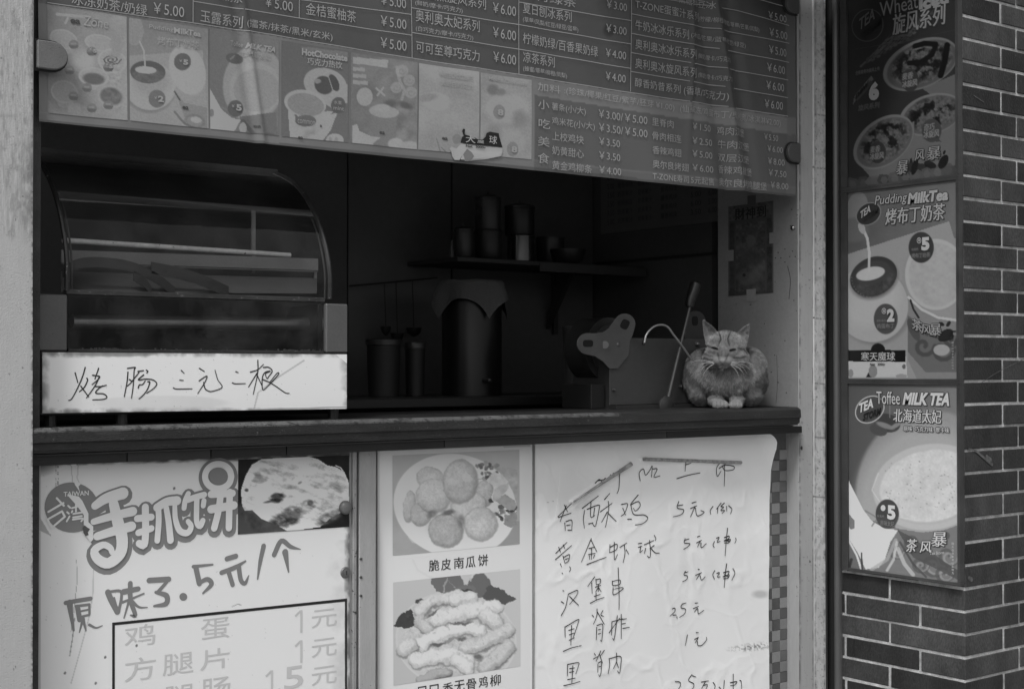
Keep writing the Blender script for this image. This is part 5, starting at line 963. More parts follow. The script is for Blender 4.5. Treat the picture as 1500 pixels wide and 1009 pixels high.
for pts in [[(205, 435), (90, 540)], [(150, 445), (175, 500)], [(165, 450), (110, 580)], [(95, 545), (205, 510)], [(150, 590), (153, 652)], [(160, 580), (210, 570), (207, 650)], [(165, 612), (197, 606)], [(175, 650), (205, 650)],
            [(300, 472), (430, 370)], [(318, 490), (308, 560), (315, 635)], [(340, 480), (430, 445), (435, 480), (405, 615), (380, 595)], [(372, 425), (368, 540), (400, 530)], [(400, 470), (390, 540)], [(350, 600), (385, 590)], [(480, 400), (522, 350)], [(445, 500), (540, 430)], [(510, 415), (512, 480), (485, 625)], [(500, 500), (455, 585)], [(505, 510), (570, 578)],
            [(615, 440), (665, 435), (640, 510), (610, 535)], [(625, 470), (648, 525)], [(752, 362), (690, 440), (750, 415), (770, 450), (730, 492), (712, 470)], [(690, 440), (715, 520), (800, 525), (832, 555), (790, 595), (725, 607)], [(665, 560), (697, 560)],
            [(70, 840), (165, 750)], [(68, 890), (205, 775)], [(95, 790), (110, 830)], [(135, 770), (145, 800)], [(130, 860), (145, 920)], [(140, 870), (185, 850), (175, 900), (145, 920)], [(150, 890), (175, 880)], [(108, 925), (115, 950)], [(185, 950), (192, 970), (180, 990)], [(120, 1000), (124, 1006)],
            [(370, 720), (285, 910)], [(370, 735), (415, 828)], [(350, 800), (395, 790)], [(345, 850), (400, 840)], [(372, 800), (370, 890)], [(352, 860), (355, 890)], [(395, 855), (385, 880)], [(330, 932), (400, 905), (487, 872)],
            [(520, 770), (515, 835)], [(520, 790), (575, 765), (570, 810), (515, 835)], [(555, 750), (555, 890), (580, 850)], [(600, 790), (655, 755)], [(635, 770), (640, 840), (625, 915)], [(650, 810), (670, 845)],
            [(750, 760), (780, 755)], [(750, 790), (780, 780)], [(770, 790), (762, 830), (785, 815)], [(800, 770), (880, 735)], [(845, 735), (850, 850), (840, 875), (825, 860)], [(810, 800), (800, 840)], [(880, 775), (845, 800)], [(855, 800), (890, 835), (928, 838)], [(885, 693), (898, 720), (890, 735)],
            [(600, 150), (597, 300), (580, 350)], [(405, 265), (440, 235), (460, 265), (480, 225), (500, 235), (525, 195)], [(545, 185), (580, 175), (610, 145), (620, 155)], [(430, 245), (470, 235)], [(770, 245), (765, 180), (800, 150), (815, 200), (850, 160), (870, 125), (865, 215)], [(875, 150), (912, 150), (885, 215), (935, 205)], [(825, 65), (835, 80)], [(850, 62), (870, 80)]]: I.brush(pts, (8.6, 6), O, S)
S = 5.047; O = (970, 660)
for pts in [[(158, 65), (160, 150)], [(165, 102), (200, 90)], [(105, 205), (190, 178), (270, 162)], [(370, 90), (415, 88), (395, 130), (402, 188), (430, 150)], [(415, 130), (460, 105), (525, 115), (520, 140), (460, 145), (440, 120)], [(455, 85), (457, 200), (455, 260)],
            [(120, 375), (108, 420), (155, 435), (140, 470), (80, 487)], [(115, 405), (150, 398)], [(215, 385), (245, 375)], [(205, 425), (250, 405)], [(235, 415), (205, 488)], [(240, 420), (255, 480), (305, 455), (280, 440)], [(370, 410), (350, 440), (355, 468)], [(430, 385), (397, 430)], [(407, 420), (405, 460)], [(455, 385), (430, 410), (450, 415), (430, 440), (460, 440), (440, 462)], [(474, 410), (476, 445)], [(490, 405), (515, 430), (505, 465)],
            [(170, 650), (165, 680), (205, 685), (195, 705), (160, 728)], [(168, 660), (200, 650)], [(260, 635), (278, 628)], [(255, 680), (290, 660)], [(280, 665), (262, 710)], [(285, 680), (290, 715), (325, 685)], [(385, 670), (375, 695), (385, 713)], [(400, 645), (420, 640), (405, 675), (428, 668)], [(545, 645), (548, 660), (538, 682)],
            [(175, 890), (165, 915), (190, 925), (185, 950), (155, 967)], [(175, 900), (195, 893)], [(270, 875), (280, 878)], [(250, 920), (295, 900)], [(285, 905), (258, 950)], [(285, 925), (295, 955), (320, 930)], [(390, 885), (375, 915), (388, 948)], [(405, 905), (425, 900), (410, 930), (430, 930)], [(525, 870), (538, 905), (515, 955)]]: I.brush(pts, (8, 5.6), O, S)
for pts in [[(483, 572), (475, 650), (466, 775)], [(460, 640), (495, 630), (490, 650), (462, 660)], [(458, 665), (505, 655), (490, 680), (460, 680)], [(470, 660), (500, 670)], [(478, 835), (468, 910), (460, 1009)], [(455, 900), (495, 890), (490, 910)], [(452, 930), (495, 915), (485, 940), (455, 945)], [(462, 915), (490, 930)]]: I.brush(pts, (9, 6), O, S)
S = 5.968; O = (960, 840)
for pts in [[(145, 305), (170, 300), (172, 325), (125, 368)], [(150, 360), (185, 360)], [(190, 375), (192, 393)], [(240, 265), (275, 255)], [(240, 265), (228, 295), (270, 310), (260, 350), (215, 380)], [(355, 258), (378, 255)], [(340, 305), (385, 285)], [(375, 300), (350, 335)], [(380, 310), (385, 350), (430, 320)],
            [(285, 535), (265, 625)], [(365, 515), (385, 515)], [(350, 575), (385, 555)], [(380, 565), (355, 605)], [(375, 590), (380, 625), (415, 625), (455, 580), (455, 555)],
            [(170, 940), (210, 945), (215, 975), (190, 1015)], [(320, 880), (290, 930), (335, 960), (325, 1000), (290, 1020)], [(325, 890), (355, 900)], [(405, 945), (470, 935)], [(440, 945), (405, 1000)], [(420, 975), (460, 970), (440, 1015)], [(510, 950), (525, 975), (520, 1010)], [(560, 990), (575, 1005)], [(605, 930), (597, 1020)], [(680, 875), (678, 1030)], [(655, 950), (710, 940), (690, 970), (655, 975)], [(735, 930), (747, 940), (750, 1005)]]: I.brush(pts, (9.6, 6.2), O, S)
S = 5.64; O = (800, 830)
for pts in [[(125, 192), (135, 196)], [(112, 282), (133, 296)], [(110, 397), (145, 330), (170, 220)], [(170, 220), (245, 190), (240, 230), (180, 305)], [(180, 240), (255, 312)],
            [(395, 80), (335, 160)], [(370, 130), (372, 215)], [(405, 100), (408, 145)], [(405, 105), (440, 98), (438, 135), (408, 145)], [(400, 165), (445, 150)], [(425, 140), (425, 200)], [(425, 165), (402, 205)], [(425, 165), (447, 200)], [(390, 240), (440, 225)], [(405, 215), (405, 265)], [(355, 297), (410, 270), (470, 250)],
            [(588, 5), (593, 180), (593, 350)], [(540, 115), (545, 150), (600, 140), (600, 105), (540, 118)], [(545, 170), (548, 228), (620, 185), (620, 168), (555, 180)],
            [(140, 490), (142, 575)], [(145, 490), (250, 430), (245, 470), (205, 580)], [(170, 520), (215, 505)], [(175, 555), (215, 540)], [(195, 480), (188, 640)], [(175, 600), (215, 580)], [(128, 692), (190, 665), (250, 650)], [(260, 648), (275, 645)],
            [(370, 395), (383, 410)], [(412, 345), (408, 400), (378, 468)], [(460, 358), (440, 390)], [(415, 370), (470, 470)], [(445, 395), (465, 405)], [(405, 495), (402, 598)], [(408, 480), (455, 470), (455, 540), (448, 608), (438, 600)], [(420, 515), (440, 512)], [(420, 550), (440, 545)],
            [(510, 540), (600, 420)], [(535, 450), (530, 560)], [(580, 400), (555, 590), (540, 585)], [(535, 450), (625, 425)], [(612, 390), (613, 588)], [(620, 430), (655, 425)], [(620, 468), (648, 462)], [(625, 505), (680, 495)],
            [(163, 800), (162, 895)], [(165, 800), (250, 785), (250, 815), (230, 878)], [(180, 835), (220, 828)], [(180, 865), (215, 858)], [(205, 812), (198, 960)], [(165, 925), (225, 912)], [(133, 975), (200, 960), (265, 940)],
            [(385, 710), (395, 725)], [(378, 755), (415, 735)], [(440, 690), (400, 775)], [(470, 685), (435, 735)], [(430, 720), (455, 790)], [(415, 800), (412, 865)], [(418, 790), (445, 780), (442, 850), (430, 898), (420, 885)], [(425, 820), (440, 815)],
            [(512, 760), (515, 800), (500, 878)], [(510, 755), (605, 735), (608, 800), (598, 872), (580, 855)], [(572, 708), (570, 780), (545, 835)], [(570, 780), (590, 830)]]: I.brush(pts, (8.6, 6), O, S)
I.build('handwriting', ink(28, .6, .5), hl)
# folded tape rolls on the list
for (a, b, r) in (((838, 734), (922, 679), (2.5, 7)), ((940, 672), (1083, 677), (5.5, 5))):
    A = P(*a, YH); B = P(*b, YH); k = depth(A)/FPX; A.y -= .008; B.y -= .008
    MB().tube([A.lerp(B, t) for t in (0, .3, .7, 1)], [r[0]*k/2+(r[1]-r[0])*k/2*t for t in (0, .3, .7, 1)], 10).build('rolled_fold', mat('tape_fold', V(118, .6), .35, .5, 60, .2), hl, smooth=True)

# mosaic strip: small tiles in a checker
ms = thing('mosaic_strip', 'narrow checkered mosaic tile strip beside the handwritten list', 'mosaic', (xy(1129, YQ), YQ, .1))
xm0, xm1 = xy(1119, YQ), xy(1159.5, YQ); tw = xy(1142, YQ)-xy(1130.5, YQ); th = (zz(1140, 860, YQ)-zz(1140, 1000, YQ))/9
MB().box(xm0, xm1+.008, YQ+.004, YQ+.03, .1, zz(1140, 632, YQ)).build('mosaic_bed', mat('grout', V(70, .55), .8), ms)
bm = MB().box(0, tw-.0012, 0, .006, 0, th-.0012); mt_ = bm.mesh('tile'); b = bmesh.new(); b.from_mesh(mt_); bmesh.ops.bevel(b, geom=b.edges[:], offset=.0008, segments=1, affect='EDGES'); b.to_mesh(mt_); b.free()
mk = [mat('tile_light', V(108, .6), .25, .15, 9), mat('tile_light_b', V(96, .6), .25, .15, 9), mat('tile_dark', V(66, .6), .25, .2, 9), mat('tile_dark_b', V(78, .6), .25, .2, 9)]; mt_.materials.append(mk[0])
zt0 = zz(1140, 1000, YQ)-8*th
x = xy(1130.5, YQ)-tw
for i in range(4):
    for j in range(37):
        z = zt0+j*th
        if z+th > zz(1140, 646, YQ): break
        o = bpy.data.objects.new('tile', mt_); C.objects.link(o); o.parent = ms; o.location = Vector((x+i*tw, YQ+random.uniform(-.0006, .0003), z))-rootloc(ms)
        o.material_slots[0].link = 'OBJECT'; o.material_slots[0].material = mk[(2 if (i+j) % 2 == 0 else 0)+(random.random() < .4)]
jm = MB().box(xm1+.009, XR-.001, YQ-.01, YQ+.03, 0, ZC-.083).build('jamb_strip', mat('jamb_strip', V(125, .6), .5, .08, 4, stretch=(3, 3, .5)), ms)

# ------------------------------------------------------------------ inside the kiosk
def px_lathe(mb, cx, yb, yt, wpx, Y, prof=None, k=28):
    """upright round body whose foot centre is at pixel (cx,yb) on plane Y"""
    c = P(cx, yb, Y); kk = depth(c)/FPX; r = wpx/2*kk; h = (yb-yt)*kk
    prof = prof or [(.96, 0), (1, .03), (1, .97), (.97, 1)]
    mb.lathe(c, [(a*r, b*h) for a, b in prof], k); return c
YSH = 3.86
zsh = P(780, 382, YSH-.1).z
shx0, shx1 = xy(640, YSH), xy(868, YSH)
sh = thing('wall_shelf', 'dark wall shelf carrying pots at the back of the kiosk', 'shelf', (shx0, YSH, zsh))
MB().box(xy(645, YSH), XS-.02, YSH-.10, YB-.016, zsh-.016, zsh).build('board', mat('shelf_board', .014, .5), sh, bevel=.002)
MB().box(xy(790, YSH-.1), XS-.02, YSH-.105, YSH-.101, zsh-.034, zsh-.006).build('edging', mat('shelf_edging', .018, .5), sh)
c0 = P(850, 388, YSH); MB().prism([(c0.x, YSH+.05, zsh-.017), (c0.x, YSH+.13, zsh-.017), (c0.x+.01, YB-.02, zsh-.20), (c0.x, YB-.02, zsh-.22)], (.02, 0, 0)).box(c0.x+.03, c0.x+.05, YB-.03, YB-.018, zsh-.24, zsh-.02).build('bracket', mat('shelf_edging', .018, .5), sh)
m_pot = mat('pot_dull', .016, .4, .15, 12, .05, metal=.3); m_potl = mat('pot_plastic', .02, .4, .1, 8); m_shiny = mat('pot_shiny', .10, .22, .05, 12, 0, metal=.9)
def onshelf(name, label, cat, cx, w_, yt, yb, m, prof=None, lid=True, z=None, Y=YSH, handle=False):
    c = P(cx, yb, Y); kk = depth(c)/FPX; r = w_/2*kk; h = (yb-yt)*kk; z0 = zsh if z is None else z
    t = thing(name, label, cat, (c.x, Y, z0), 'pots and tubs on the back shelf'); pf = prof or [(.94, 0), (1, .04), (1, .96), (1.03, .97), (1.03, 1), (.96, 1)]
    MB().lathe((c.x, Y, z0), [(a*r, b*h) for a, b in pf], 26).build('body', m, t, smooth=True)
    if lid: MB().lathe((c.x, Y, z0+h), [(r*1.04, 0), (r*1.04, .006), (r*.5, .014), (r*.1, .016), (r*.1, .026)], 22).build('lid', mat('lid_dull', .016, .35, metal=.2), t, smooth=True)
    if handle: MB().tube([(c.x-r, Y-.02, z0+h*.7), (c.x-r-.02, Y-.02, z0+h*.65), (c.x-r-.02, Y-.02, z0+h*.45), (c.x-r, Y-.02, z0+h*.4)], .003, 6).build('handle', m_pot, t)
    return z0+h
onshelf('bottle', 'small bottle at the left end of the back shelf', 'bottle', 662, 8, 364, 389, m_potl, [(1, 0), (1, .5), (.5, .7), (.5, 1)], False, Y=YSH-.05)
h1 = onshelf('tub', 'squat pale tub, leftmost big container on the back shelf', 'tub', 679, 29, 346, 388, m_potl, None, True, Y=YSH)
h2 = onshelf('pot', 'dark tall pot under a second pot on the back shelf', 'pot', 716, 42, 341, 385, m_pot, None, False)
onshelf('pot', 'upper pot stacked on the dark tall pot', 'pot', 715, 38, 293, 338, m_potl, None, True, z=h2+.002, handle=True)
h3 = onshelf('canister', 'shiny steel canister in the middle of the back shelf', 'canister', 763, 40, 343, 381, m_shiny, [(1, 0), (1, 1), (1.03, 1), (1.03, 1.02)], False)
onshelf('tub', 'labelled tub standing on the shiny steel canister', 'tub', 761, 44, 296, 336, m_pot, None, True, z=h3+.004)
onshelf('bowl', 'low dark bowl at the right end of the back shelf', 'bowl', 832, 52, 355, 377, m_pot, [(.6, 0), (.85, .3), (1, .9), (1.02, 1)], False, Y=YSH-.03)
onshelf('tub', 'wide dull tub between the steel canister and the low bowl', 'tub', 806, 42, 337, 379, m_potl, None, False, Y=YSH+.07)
# worktable along the back
wt = thing('worktable', 'dark worktable along the back of the kiosk', 'table', (1.8, 3.7, 0))
ZW = ZC+.035
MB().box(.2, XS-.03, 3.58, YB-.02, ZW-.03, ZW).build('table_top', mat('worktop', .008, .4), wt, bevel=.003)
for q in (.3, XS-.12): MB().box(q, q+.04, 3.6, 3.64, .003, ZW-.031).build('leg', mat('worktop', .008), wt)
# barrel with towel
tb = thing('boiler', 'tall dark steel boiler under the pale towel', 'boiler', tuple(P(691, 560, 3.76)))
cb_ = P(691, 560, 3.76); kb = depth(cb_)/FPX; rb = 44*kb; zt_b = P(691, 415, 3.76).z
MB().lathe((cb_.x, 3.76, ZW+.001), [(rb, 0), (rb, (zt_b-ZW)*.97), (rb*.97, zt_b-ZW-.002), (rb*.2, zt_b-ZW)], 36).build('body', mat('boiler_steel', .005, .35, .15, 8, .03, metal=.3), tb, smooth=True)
MB().lathe((cb_.x-rb*.2, 3.76-rb*.99, ZW+.05), [(.008, 0), (.008, .03), (.004, .035)], 10, 'y').build('tap', m_pot, tb)
tw_ = thing('towel', 'pale towel draped over the tall dark boiler', 'towel', (cb_.x, 3.76, zt_b))
n = 44; tv = []; tf = []; side = rb*3.25
for i in range(n+1):
    for j in range(n+1):
        a, b = (i/n-.5)*side, (j/n-.5)*side; th0 = math.radians(38); u, v = a*math.cos(th0)-b*math.sin(th0), a*math.sin(th0)+b*math.cos(th0)
        r = math.hypot(u, v); ang = math.atan2(v, u); R1 = rb*1.03
        if r <= R1: q = (u, v, .006+.002*math.sin(u*60)*math.cos(v*50))
        else:
            d = r-R1; f = .012*math.sin(ang*5+1)*min(1, d/.04)+.02*min(1, d/.1); q = ((R1+.006+f)*math.cos(ang), (R1+.006+f)*math.sin(ang), -d*.98)
        tv.append((cb_.x+q[0], 3.76+q[1], zt_b+q[2]+.002))
for i in range(n):
    for j in range(n): k = i*(n+1)+j; tf.append((k, k+1, k+n+2, k+n+1))
tm = MB(); tm.v, tm.f = tv, tf; to_ = tm.build('cloth', mat('towel_cloth', .058, .9, .12, 8, .3), tw_, smooth=True, fix=False)
# hanging utensils
rl = thing('utensil_rail', 'thin rail on the back wall from which ladles hang', 'rail', tuple(P(560, 415, 3.99)))
MB().tube([P(512, 419, 3.99), P(640, 407, 3.99)], .003, 8).build('rail', m_pot, rl)
def ladle(label, px, y0, y1, w_):
    p = P(px, y0, 3.985); q = P(px+2, y1, 3.985); t = thing('ladle', label, 'utensil', tuple(p), 'utensils hanging on the back wall')
    MB().tube([p, q], .0025, 6).build('shaft', m_pot, t); MB().lathe(q-Vector((0, 0, .03)), [(.004, 0), (w_*.8, .012), (w_, .03)], 14).build('scoop', m_pot, t, smooth=True)
ladle('small ladle hanging at the left end of the back rail', 563, 416, 478, .018); ladle('broad spoon hanging in the middle of the back rail', 580, 414, 488, .024); ladle('round dark ladle hanging nearest the towel', 604, 411, 480, .028)
for lab, cx, w_, yt, yb in (('wide pale tray lid left of the ladles on the worktable', 562, 54, 497, 584), ('smaller pale lidded tub beside the towel boiler', 608, 32, 502, 584)):
    c = P(cx, 584, 3.8); kk = depth(c)/FPX; t = thing('lidded_tub', lab, 'tub', (c.x, 3.8, ZW), 'lidded tubs on the worktable'); h = P(cx, yt, 3.8).z-ZW
    MB().lathe((c.x, 3.8, ZW+.001), [(w_*.42*kk, 0), (w_*.46*kk, h-.02)], 26).build('body', mat('tub_dark', .004), t, smooth=True); MB().lathe((c.x, 3.8, ZW+h-.018), [(w_*.5*kk, 0), (w_*.5*kk, .016), (w_*.46*kk, .02)], 26).build('lid', mat('tub_lid', .015, .4), t, smooth=True)
# bucket behind the sealing machine
c = P(852, 575, 3.62); kk = depth(c)/FPX
bk = thing('bucket', 'pale plastic bucket standing left of the film roll', 'bucket', (c.x, 3.62, ZC)); hB = P(852, 476, 3.62).z-ZC
MB().lathe((c.x, 3.62, ZW+.001), [(24*kk, 0), (28*kk, hB-.05), (29.5*kk, hB-.045), (29.5*kk, hB-.04), (27*kk, hB-.04)], 30).build('body', mat('bucket_pl', .05, .4, .1, 8), bk, smooth=True)
MB().tube([(c.x-28*kk, 3.60, ZW+hB-.06), (c.x-26*kk, 3.57, ZW+hB-.10), (c.x, 3.555, ZW+hB-.12)], .0025, 6).build('handle', m_pot, bk)

# cup sealing machine
YM = 3.27
sm = thing('cup_sealing_machine', 'steel cup sealing machine with film roll bracket, beside the cat', 'sealing machine', (xy(893, YM), YM, ZC))
m_ms = mat('machine_steel', .066, .4, .08, 3, .03, metal=.15, speck=.15, speck_scale=60, speck_alb=.05)
x0, x1, zt1 = xy(893, YM), xy(1046, YM), zz(930, 495, YM)
MB().box(x0, x1, YM, YM+.003, ZC+.012, zt1).build('front_plate', m_ms, sm, bevel=.001)
MB().box(x0+.006, x1-.01, YM+.004, YM+.18, ZC+.0005, zt1-.03).build('housing', mat('housing_dark', .04, .5), sm)
MB().box(x0, x1, YM-.03, YM+.003, ZC+.0004, ZC+.011).build('foot_plate', mat('foot_plate', .04, .35, metal=.3), sm)
MB().box(xy(866, YM+.02), x0-.002, YM+.02, YM+.16, ZC+.0005, zz(880, 563, YM+.02)).build('rubber_block', mat('block_black', .008, .7), sm, bevel=.002)
m_bolt = mat('bolt_steel', .16, .3, .1, 30, metal=.8)
for px, py, r in ((903.5, 504.5, .0105), (898.5, 571, .005), (996.5, 566, .006), (1021, 504, .008)):
    MB().lathe(P(px, py, YM-.0005), [(r*1.25, 0), (r*1.25, .0015), (r, .002), (r*.95, .005), (r*.5, .009), (r*.1, .0095)], 18, 'y').build('bolt', m_bolt, sm, smooth=True)
# rocker bracket: two rounded lobes with slots
def bracket(Y, mb, lobes, foot, th=.005):
    pass
def rounded_bracket(name, Y, pts, slots, m, th=.005):
    o = MB().prism([tuple(P(a, b, Y)) for a, b in pts], (0, th, 0)).build(name, m, sm, bevel=.0008)
    for cx, cy, rx, ry, rot in slots:
        r = math.radians(rot); q = []
        for a in np.linspace(0, 2*math.pi, 20, endpoint=False):
            ca, sa = math.cos(a), math.sin(a); u = rx*(abs(ca)**.6)*np.sign(ca); v = ry*(abs(sa)**.6)*np.sign(sa); q.append(tuple(P(cx+u*math.cos(r)-v*math.sin(r), cy+u*math.sin(r)+v*math.cos(r), Y-.0006)))
        MB().prism(q, (0, .0004, 0)).build('slot', mat('slot_black', .006, .9), o)
YB2 = YM+.012
lob = []
def arc(cx, cy, r, a0, a1, n=9): return [(cx+r*math.cos(math.radians(a)), cy+r*math.sin(math.radians(a))) for a in np.linspace(a0, a1, n)]
pts = arc(861.5, 503.5, 16, 110, 265) + [(872, 488), (884, 486), (893, 480)] + arc(915.5, 474.5, 15.5, 215, 380) + [(927, 491), (923, 500), (921, 520), (905, 540), (893, 540), (884, 530), (872, 522)]
rounded_bracket('rocker_bracket', YM-.008, pts, [(861.5, 503, 7.5, 5.2, 0), (915.5, 475, 6, 7.2, 25)], mat('bracket_steel', .085, .4, .2, 9, .05, metal=.15, speck=.4, speck_scale=80, speck_alb=.03, stain=.3, stain_alb=.04))
pts2 = arc(1019, 470, 15, 180, 350)+[(1036, 490), (1038, 520), (1004, 520), (1004, 490)]
rounded_bracket('rocker_bracket', YM+.03, pts2, [(1018, 470, 4.5, 7, 0)], mat('bracket_steel_dark', .035, .4))
c = P(893, 512, YM+.06); kk = depth(c)/FPX
MB().lathe(c+Vector((0, .10, 0)), [(47*kk, 0), (47*kk, .10)], 40, 'y').build('film_roll', mat('film_roll', .02, .35, .3, 30, .2), sm, smooth=True)
MB().lathe(c+Vector((0, -.001, 0)), [(36*kk, 0), (36*kk, .002), (33*kk, .0025)], 40, 'y').lathe(c+Vector((0, -.004, 0)), [(20*kk, 0), (20*kk, .002)], 30, 'y').build('roll_core', mat('roll_core', .04, .5), sm, smooth=True)
MB().tube([P(886, 505, YM-.012), P(886, 505, YM+.1)], .012, 14).build('spindle', m_bolt, sm, smooth=True)
# lever with black grip, and hooked wire
YLV = YM-.035
MB().tube([P(979, 582, YLV), P(1011, 447, YLV)], [.0066, .0048], 14).build('lever', mat('lever_steel', .07, .35, .1, 10, metal=.3), sm, smooth=True)
gr_ = MB().tube([P(1010, 449, YLV), P(1011, 440, YLV), P(1016, 426, YLV), P(1019, 416, YLV), P(1019.7, 413, YLV)], [.013, .0155, .0175, .0175, .010], 16).build('grip', mat('grip_black', .012, .35), sm, smooth=True)
MB().lathe(P(975, 594, YLV), [(.030, 0), (.030, .006), (.027, .008)], 26, 'y').build('lever_hub', mat('hub_dark', .05, .35, metal=.3), sm, smooth=True)
hk = [(944, 502), (946, 492), (952, 483), (961, 477), (971, 476), (979, 480), (987, 491), (1003, 512), (1012, 526)]
MB().tube(smoothp([P(a, b, YLV-.008) for a, b in hk]), .0036, 10).build('hooked_wire', mat('wire_bright', .45, .3, .1, 20, metal=.7), sm, smooth=True)
MB().tube([P(942.5, 505, YLV+.012), P(944.5, 495, YLV+.012)], [.0055, .0045], 10).build('wire_tip', mat('grip_black', .012), sm)

# menu board on the side wall, and the taped folk print on the jamb
XW = XS-.006
mb_ = thing('wall_menu', 'dim printed menu board on the inner side wall behind the cat', 'menu board', tuple(at(960, 300, X=XW)))
A, B_, C_, D_ = at(880, 343, X=XW), at(1050, 323, X=XW), at(1050, 200, X=XW), at(880, 200, X=XW)
MB().prism([A, (XW, B_.y-.02, A.z), (XW, B_.y-.02, 1.95), (XW, A.y, 1.95)], (.005, 0, 0)).build('board', mat('menu_board', .085, .4, .1), mb_)
g = Ink(0, XW, .001)
r = random.Random(3)
cols = [('小吃美食', 890, 10), ('薯条鸡米花', 905, 22), ('鸡块甜心', 935, 20), ('骨肉相连', 968, 24), ('香辣鸡翅', 1012, 15), ('鸡腿堡', 1038, 12)]
for k in range(6):
    for bd, px, w_ in cols:
        py = 330-k*13-(px-890)*.12
        g.text(r.choice(['薯条鸡块', '骨肉相连', '奶茶果汁']) if w_ > 18 else r.choice(['5.00', '3.50', '6.00']), px, py, px+w_, 8)
g.build('menu_lettering', mat('menu_ink', .03, .5), mb_)
fk = thing('folk_print', 'dim folk style good fortune print taped to the white inner panel', 'print', tuple(at(1100, 365, X=XR)))
def paint_folk(p):
    x, y = p.x, p.y; p.c = 62+.0*x; p.mottle(np.ones_like(x), .03, 8, 3)
    top = 300-(x-1067)*.13; p.put((y < top+24)*.8, 74); p.mottle((y < top+24)*1., .25, 22, 5); p.put(((x < 1076) | (x > 1123))*(y > top+28)*.7, 48); p.mottle(((x < 1076) | (x > 1123))*1., .25, 14, 9)
    m = ((x > 1078) & (x < 1121) & (y > top+30)).astype(float); p.mottle(m, .12, 26, 7); p.mottle(m, .35, 16, 8); p.put((x < 1069)*.6, 84); p.put((x > 1131)*.6, 84); p.put((y > 426)*.5, 44)
    p.ell(1100, 352, 7, 9, 84, 0, .4, .7); p.ell(1100, 338, 11, 6, 58, 0, .4, .7); p.ell(1092, 408, 14, 10, 76, 20, .5, .6); p.ell(1109, 400, 8, 18, 80, 30, .5, .6); p.ell(1098, 378, 16, 14, 56, 0, .6, .6); p.ell(1090, 403, 2.5, 2.5, 36)
picture('paper', fk, 0, XJ-.002, [(1067, 303), (1133, 294), (1133, 428.5), (1067, 434)], paint_folk, (0, 0), 1, .60, m_paper, step=.8)
g = Ink(0, XJ-.002, .0008); g.text('財神到', 1077, 323, 1122, 17, bold=.04)
for k, c_ in enumerate('大吉大利'): g.text(c_, 1125, 352+k*20, 1131, 11, bold=.02)
g.build('heading', mat('heading_ink', .015), fk)
tp = mat('tape_pale', V(100, .47), .4)
for k, (a, b, c_, d) in enumerate(((1062, 366, 1074.5, 382), (1127, 340, 1140, 356), (1093.5, 423, 1107, 441), (1095, 286, 1107, 302))):
    t_ = MB().prism([at(a, b+1, X=XJ-.0032), at(c_, b, X=XJ-.0032), at(c_, d, X=XJ-.0032), at(a, d+1, X=XJ-.0032)], (.0006, 0, 0)).build('tape', tp if k < 3 else mat('tape_dim', V(60, .47), .4), fk)

# ------------------------------------------------------------------ the cat, loafing on the counter and facing the street
ca0 = at(1063, 600, Y=3.155); ca0.z = ZC; va = math.atan2(ca0.x, ca0.y)
RX = Vector((math.cos(va), -math.sin(va), 0)); FX = Vector((-math.sin(va), -math.cos(va), 0))
cat = thing('cat', 'striped tabby cat loafing on the right end of the counter with white paws', 'cat', tuple(ca0))
bmc = bmesh.new()
def ball(c, r, rot=None, sub=3):
    m = Matrix.Translation(Vector(c)) @ (rot.to_4x4() if rot else Matrix.Identity(4)) @ Matrix.Diagonal((r[0], r[1], r[2], 1)); bmesh.ops.create_icosphere(bmc, subdivisions=sub, radius=1, matrix=m)
# local axes: x = screen right, y = towards the camera, z = up
ball((-.002, -.075, .088), (.132, .150, .103)); ball((.004, -.02, .100), (.120, .090, .092)); ball((-.002, .035, .105), (.088, .062, .082))
ball((-.072, -.03, .056), (.050, .085, .056)); ball((.072, -.03, .056), (.050, .085, .056)); ball((-.080, -.034, .090), (.057, .084, .070)); ball((.080, -.034, .092), (.054, .084, .072)); ball((-.064, -.035, .122), (.066, .080, .066)); ball((.070, -.035, .126), (.062, .080, .066))
ball((-.030, .055, .022), (.026, .055, .021)); ball((.034, .055, .022), (.024, .052, .021))
for cx, w_ in ((-.0165, .0245), (.0315, .0195)):
    ball((cx, .098, .0135), (w_, .026, .0135))
    for k in (-1.2, -.4, .4, 1.2): ball((cx+k*w_*.58, .116-abs(k)*.0035, .0105), (w_*.31, .012, .0105), sub=2)
